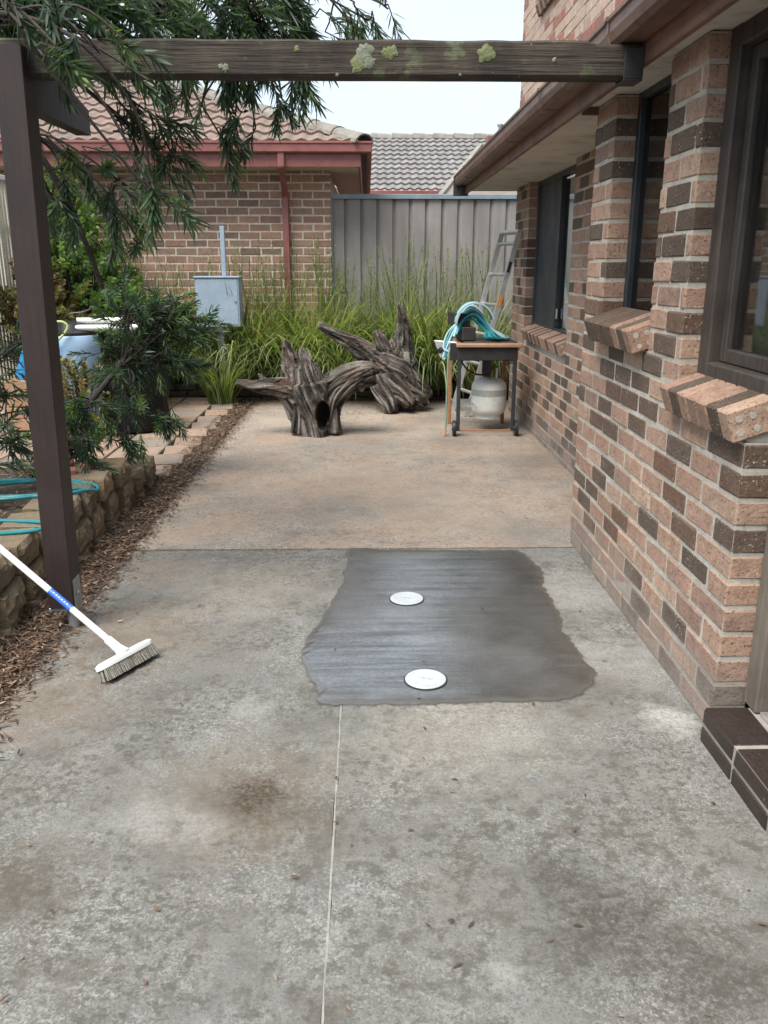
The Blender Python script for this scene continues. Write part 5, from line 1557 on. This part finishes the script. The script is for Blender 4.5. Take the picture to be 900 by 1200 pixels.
mb = MB(); mb.tube(bez([(0.775, 7.35, 0.70), (0.86, 7.38, 0.58), (0.95, 7.46, 0.52), (1.05, 7.58, 0.495)], 6), 0.008, 8); mb.build('gas_hose', 'black_plastic', bq, True)

for k, (x, z, y, lab) in enumerate([(0.875, 0.875, 7.34, 'black square steel tube lying lowest on the barbecue shelf'), (0.835, 0.985, 7.42, 'black square steel tube resting on another one on the barbecue')]):
    b = MB(); M = Matrix.Translation((x, y, z)) @ Matrix.Rotation(R(6), 4, 'Z')
    b.box((-0.058, 0, -0.056), (0.058, 0.42, 0.056), 0, 0.005, M=M)
    tag(b.build('steel_tube', 'black_iron'), lab, 'steel tube')
hz = empty('hose_bundle', 'teal garden hose bundle arched over the barbecue top', 'hose')
for k in range(15):
    u = k / 14
    dz = random.uniform(-0.02, 0.02)
    yy = 7.38 + 0.26 * random.random()
    top = 1.10 - 0.10 * u + dz
    pts = [(0.74 + 0.05 * u, yy - 0.05, 0.84 + 0.06 * u), (0.80 + 0.04 * u, yy, 0.98), (0.90 + 0.02 * u, yy, top), (1.00 - 0.02 * u, yy, top - 0.05), (1.08 - 0.05 * u, yy - 0.03, 0.92 - 0.03 * u), (1.20 - 0.18 * u, yy - 0.08, 0.845), (1.25 - 0.10 * u, yy, 0.83)]
    b = MB(); b.tube(bez(pts, 7), 0.012, 8)
    b.build('hose_strand', ['hose_teal', 'hose_deep', 'hose_teal', 'hose_teal'][k % 4] if k > 3 else 'hose_pale', hz, True)
for k, dx in enumerate((0.0, 0.02, 0.045)):
    b = MB(); b.tube(bez([(0.80, 7.44, 0.98), (0.74 - dx, 7.40, 0.88), (0.685 - dx * 0.6, 7.36, 0.76), (0.655 + dx, 7.34, 0.68 + dx), (0.665 + dx, 7.34, 0.66 + dx), (0.69 + dx, 7.36, 0.72), (0.74, 7.42, 0.86)], 6), 0.009, 8)
    b.build('hose_strand', 'hose_teal' if k % 2 else 'hose_pale', hz, True)
b = MB()
V, F = [], []
for i in range(25):     # flat pale strip over the arch, the hose highlights put in as colour
    a = math.pi * (0.02 + 0.90 * i / 24)
    x, z = 0.925 - 0.165 * math.cos(a), 0.955 + 0.185 * math.sin(a)
    for y in (7.33, 7.50):
        V.append((x, y, z)); V.append((x * 0.95 + 0.925 * 0.05, y, z - 0.014))
for i in range(24):
    q = i * 4
    F += [(q, q + 2, q + 6, q + 4), (q + 1, q + 5, q + 7, q + 3), (q, q + 4, q + 5, q + 1), (q + 2, q + 3, q + 7, q + 6)]
b.add(V, F); b.build('highlight_strip', 'hose_pale', hz, True)
b = MB(); b.tube(bez([(0.745, 7.36, 0.80), (0.70, 7.30, 0.72), (0.69, 7.29, 0.45), (0.685, 7.28, 0.12), (0.675, 7.27, 0.05)], 7), 0.009, 8)
hg = b.build('hanging_hose', 'hose_green', hz, True)
b = MB(); b.tube([(0.677, 7.272, 0.062), (0.672, 7.265, 0.004)], [0.012, 0.015], 10); b.build('hose_fitting', 'brass', hg)

ld = empty('ladder', 'aluminium ladder leaning against the far corner of the brick wall', 'ladder')
def stile(y, dx=0.0):
    a, b_ = Vector((0.98 + dx, y, 0.0)), Vector((1.425 + dx, y, 1.74))
    d = (b_ - a).normalized(); s_ = Vector((d.z, 0, -d.x))
    M = Matrix.Identity(4); M.col[0] = (*s_, 0); M.col[1] = (0, 1, 0, 0); M.col[2] = (*d, 0); M.col[3] = (*a, 1)
    L = (b_ - a).length
    m = MB()
    m.box((-0.024, -0.004, 0), (0.024, 0.004, L), 0, 0.001, M=M)
    m.box((-0.024, 0.004, 0), (-0.019, 0.024, L), 0, 0.001, M=M); m.box((0.019, 0.004, 0), (0.024, 0.024, L), 0, 0.001, M=M)
    return m.build('stile', 'aluminium', ld), M, L
s1, M1, L1 = stile(8.24)
s2, M2, L2 = stile(8.58, -0.11)
for k in range(6):
    t_ = 0.24 + k * 0.29
    p = M1 @ Vector((0, 0.004, t_)); q = M2 @ Vector((0, -0.004, t_))
    m = MB(); m.tube([p, q], 0.016, 8); m.build('rung', 'aluminium', ld)
m = MB(); m.tube([M1 @ Vector((0, -0.002, L1)), M2 @ Vector((0, 0.002, L2))], 0.022, 8); m.build('top_cap', 'aluminium', ld)
m = MB(); m.box((-0.018, -0.0055, 1.10), (0.018, -0.0042, 1.20), M=M1); m.build('warning_sticker', 'sticker_orange', s1)
m = MB(); m.box((-0.014, -0.0055, 1.42), (0.014, -0.0042, 1.52), M=M1); m.build('rating_sticker', 'black_plastic', s1)

# ================================================================== METER BOX
bx = empty('meter_box', 'grey-blue steel box with conduit pole standing among the grasses', 'meter box')
mb = MB(); mb.box((-1.79, 9.08, 0.82), (-1.335, 9.34, 1.315), 0, 0.004); mb.build('case', 'box_blue', bx)
mb = MB(); mb.box((-1.80, 9.065, 1.316), (-1.325, 9.345, 1.332), 0, 0.003); mb.build('lid', 'box_blue', bx)
mb = MB(); mb.box((-1.775, 9.074, 0.84), (-1.35, 9.0805, 1.30), 0, 0.003); mb.build('door', 'box_blue', bx)
mb = MB(); mb.tube([(-1.375, 9.074, 1.08), (-1.375, 9.064, 1.08)], 0.011, 10); mb.build('lock', 'galvanised', bx)
mb = MB(); mb.box((-1.52, 9.18, 1.333), (-1.475, 9.225, 1.83), 0, 0.003); mb.build('conduit', 'box_blue', bx)
mb = MB(); mb.box((-1.60, 9.18, -0.05), (-1.53, 9.25, 0.819), 0, 0.003); mb.build('post', 'galvanised', bx)

# ================================================================== PLANTER BAG, TUBS AND PIPES
pb = empty('planter_bag', 'crumpled black planter bag standing on the pavers', 'planter', loc=(-2.06, 7.5, 0.03))
MB().lathe([(0.24, 0.0), (0.27, 0.02), (0.285, 0.12), (0.275, 0.25), (0.30, 0.38), (0.285, 0.5), (0.29, 0.555), (0.275, 0.56), (0.265, 0.48)], seg=48,
           wob=lambda a, z: 1 + 0.07 * mnoise.noise((math.cos(a) * 2.5, math.sin(a) * 2.5, z * 6)) + 0.03 * mnoise.noise((math.cos(a) * 8, math.sin(a) * 8, z * 16))).build('bag', 'bag_black', pb, True)
MB().lathe([(0.262, 0.44), (0.262, 0.482), (0.02, 0.50)], seg=32).build('potting_mix', 'soil', pb)

tb = empty('plastic_tub', 'pale blue plastic tub with a black lid beside the shrubs', 'tub', loc=(-2.66, 7.8, 0.03))
MB().lathe([(0.17, 0.0), (0.19, 0.02), (0.225, 0.70), (0.215, 0.80), (0.205, 0.81)], seg=32).build('body', 'tub_pale', tb, True)
MB().lathe([(0.20, 0.812), (0.20, 0.835), (0.15, 0.86), (0.13, 0.91), (0.06, 0.93)], seg=26).build('lid', 'black_plastic', tb, True)
mb = MB(); mb.tube(bez([(-0.1, -0.05, 0.90), (0.0, -0.06, 0.99), (0.12, -0.05, 1.01), (0.2, -0.05, 1.04)], 5), 0.008, 8); mb.build('hose_tail', 'black_plastic', tb, True)
t2 = empty('bucket', 'bright blue bucket tipped against the pale blue tub', 'bucket', loc=(0, 0, 0))
Mb = Matrix.Translation((-2.93, 7.52, 0.60)) @ Matrix.Rotation(R(28), 4, 'Y')
MB().lathe([(0.11, -0.15), (0.115, -0.14), (0.145, 0.13), (0.152, 0.14), (0.152, 0.155), (0.14, 0.155)], seg=28, M=Mb).build('body', 'tub_blue', t2, True)
Mh = Mb @ Matrix.Translation((0, 0, 0.15))
mb = MB(); mb.tube([Mh @ Vector((0.15 * math.cos(a), 0.04, 0.14 * math.sin(a))) for a in [math.pi * k / 12 for k in range(13)]], 0.004, 6); mb.build('handle', 'galvanised', t2)
cr_ = empty('crate', 'brown timber crate under the bright blue bucket', 'crate')
for k in range(4):
    mb = MB(); mb.box((-3.14, 7.34, 0.05 + k * 0.105), (-2.72, 7.36, 0.145 + k * 0.105), 0, 0.003); mb.build('slat', 'shelf_wood', cr_)
for x in (-3.14, -2.74):
    mb = MB(); mb.box((x, 7.361, 0.03), (x + 0.02, 7.56, 0.46), 0, 0.003); mb.build('side', 'shelf_wood', cr_)
mb = MB(); mb.box((-3.14, 7.34, 0.462), (-2.72, 7.56, 0.48), 0, 0.003); mb.build('top', 'shelf_wood', cr_)
for k, (z, y) in enumerate([(0.905, 7.70), (0.965, 7.76)]):
    mb = MB(); mb.tube([(-2.60, y, z), (-2.05, y + 0.12, z - 0.005)], 0.028, 14)
    tag(mb.build('plastic_pipe', 'white_plastic', None, True), ['lower white plastic pipe lying from tub lid toward planter', 'upper white plastic pipe lying from tub lid toward planter'][k], 'pipe')
mb = MB(); mb.tube(bez([(-2.90, 7.55, 0.80), (-2.83, 7.55, 0.93), (-2.68, 7.56, 0.97), (-2.62, 7.56, 0.92), (-2.70, 7.54, 0.82), (-2.78, 7.52, 0.79)], 8), 0.011, 8)
tag(mb.build('garden_hose', 'hose_lime', None, True), 'short lime green hose looped over the blue bucket and tub', 'hose')

# ================================================================== HOSE AND BRICKS ON THE RAISED BED
gh = empty('garden_hose', 'teal garden hose coiled loosely on the raised bed', 'hose')
pts = []
for k in range(60):
    a = k * 0.33
    rr = 0.24 + 0.03 * math.sin(k * 0.7)
    pts.append((-1.84 + rr * 1.25 * math.cos(a) + 0.05 * math.sin(k * 0.21), 4.35 + rr * 0.95 * math.sin(a) + 0.02 * k * 0.05, 0.285 + 0.012 * (k % 19) / 10))
mb = MB(); mb.tube(bez(pts, 3), 0.0095, 8); mb.build('coil', 'hose_teal', gh, True)
mb = MB(); mb.tube(bez([(-2.2, 3.55, 0.29), (-1.8, 3.55, 0.30), (-1.50, 3.60, 0.305), (-1.455, 3.66, 0.31), (-1.50, 3.73, 0.305), (-1.8, 3.80, 0.295), (-2.2, 3.82, 0.29)], 8), 0.0095, 8); mb.build('loop', 'hose_teal', gh, True)
for k, (x, y, rz, lab) in enumerate([(-1.72, 4.72, 20, 'broken red brick piece on the raised bed beside the hose coil'), (-1.64, 4.86, -30, 'terracotta brick piece next to the yellow green plant'), (-1.79, 4.90, 65, 'small brick piece behind the other broken bricks')]):
    b = MB(); b.box((-0.05, -0.038, 0), (0.05 - 0.01 * k, 0.038, 0.07), 0, 0.007)
    o = tag(b.build('broken_brick', 'brick_red'), lab, 'brick')
    o.location = (x, y, 0.255); o.rotation_euler = (0, 0, R(rz))

# ================================================================== BROOM
br = empty('broom', 'white broom with blue handle sticker lying against the low wall', 'broom', loc=(0, 0, 0))
hc = Vector((-0.886, 2.852, 0.0))
hdv = Vector((0.127, 0.231, 0)).normalized()
M = Matrix.Identity(4); sdv = Vector((-hdv.y, hdv.x, 0))
M.col[0] = (*hdv, 0); M.col[1] = (*sdv, 0); M.col[2] = (0, 0, 1, 0); M.col[3] = (*hc, 1)
M = M @ Matrix.Rotation(R(-24), 4, 'X')
V, F = [], []
seg = 32
for z, k in ((0.050, 1.0), (0.064, 1.0), (0.070, 0.9)):
    for q in range(seg):
        a = 2 * math.pi * q / seg
        cx, cy = math.cos(a), math.sin(a)
        V.append(M @ Vector((0.138 * k * math.copysign(abs(cx) ** 0.55, cx), 0.026 * k * math.copysign(abs(cy) ** 0.7, cy), z)))
for j in range(2):
    for q in range(seg):
        F.append((j * seg + q, j * seg + (q + 1) % seg, (j + 1) * seg + (q + 1) % seg, (j + 1) * seg + q))
F += [tuple(range(seg))[::-1], tuple(2 * seg + q for q in range(seg))]
b = MB(); b.add(V, F); b.build('head', 'white_plastic', br, True)
b = MB()
for i in range(34):
    for j in range(4):
        x, y = -0.126 + 0.252 * i / 33, -0.018 + 0.036 * j / 3
        if abs(x) > 0.12 and j in (0, 3): continue
        for s_ in range(2):
            p0 = M @ Vector((x, y, 0.050)); p1 = M @ Vector((x * 1.04 + random.uniform(-.005, .005), y * 1.45 + random.uniform(-.006, .006), 0.006))
            p1.z = max(p1.z, 0.001)
            b.tube([p0, p1], [0.0058, 0.0035], 4, cap=False)
bo = b.build('bristles', 'bristle', br); bo['kind'] = 'stuff'
p0 = M @ Vector((0, 0, 0.064))
top = Vector((-1.42, 3.10, 0.392))
dr = (top - p0).normalized()
b = MB(); b.tube([p0 - dr * 0.005, p0 + dr * 0.03, p0 + dr * 0.085], [0.026, 0.018, 0.0165], 14); b.build('socket', 'white_plastic', br, True)
b = MB(); b.tube([p0 + dr * 0.08, p0 + dr * 1.30], 0.0125, 14); hd_ = b.build('handle', 'white_plastic', br, True)
b = MB(); b.tube([p0 + dr * 0.27, p0 + dr * 0.385], 0.0131, 14, cap=False); stk = b.build('sticker', 'sticker_blue', hd_, True)
b = MB()
for k in range(6):
    q = p0 + dr * (0.29 + 0.014 * k) + Vector((0.004, -0.0095, 0.0075))
    b.tube([q, q + dr * 0.008], 0.0035, 5)
b.build('print', 'sticker_pale', stk)
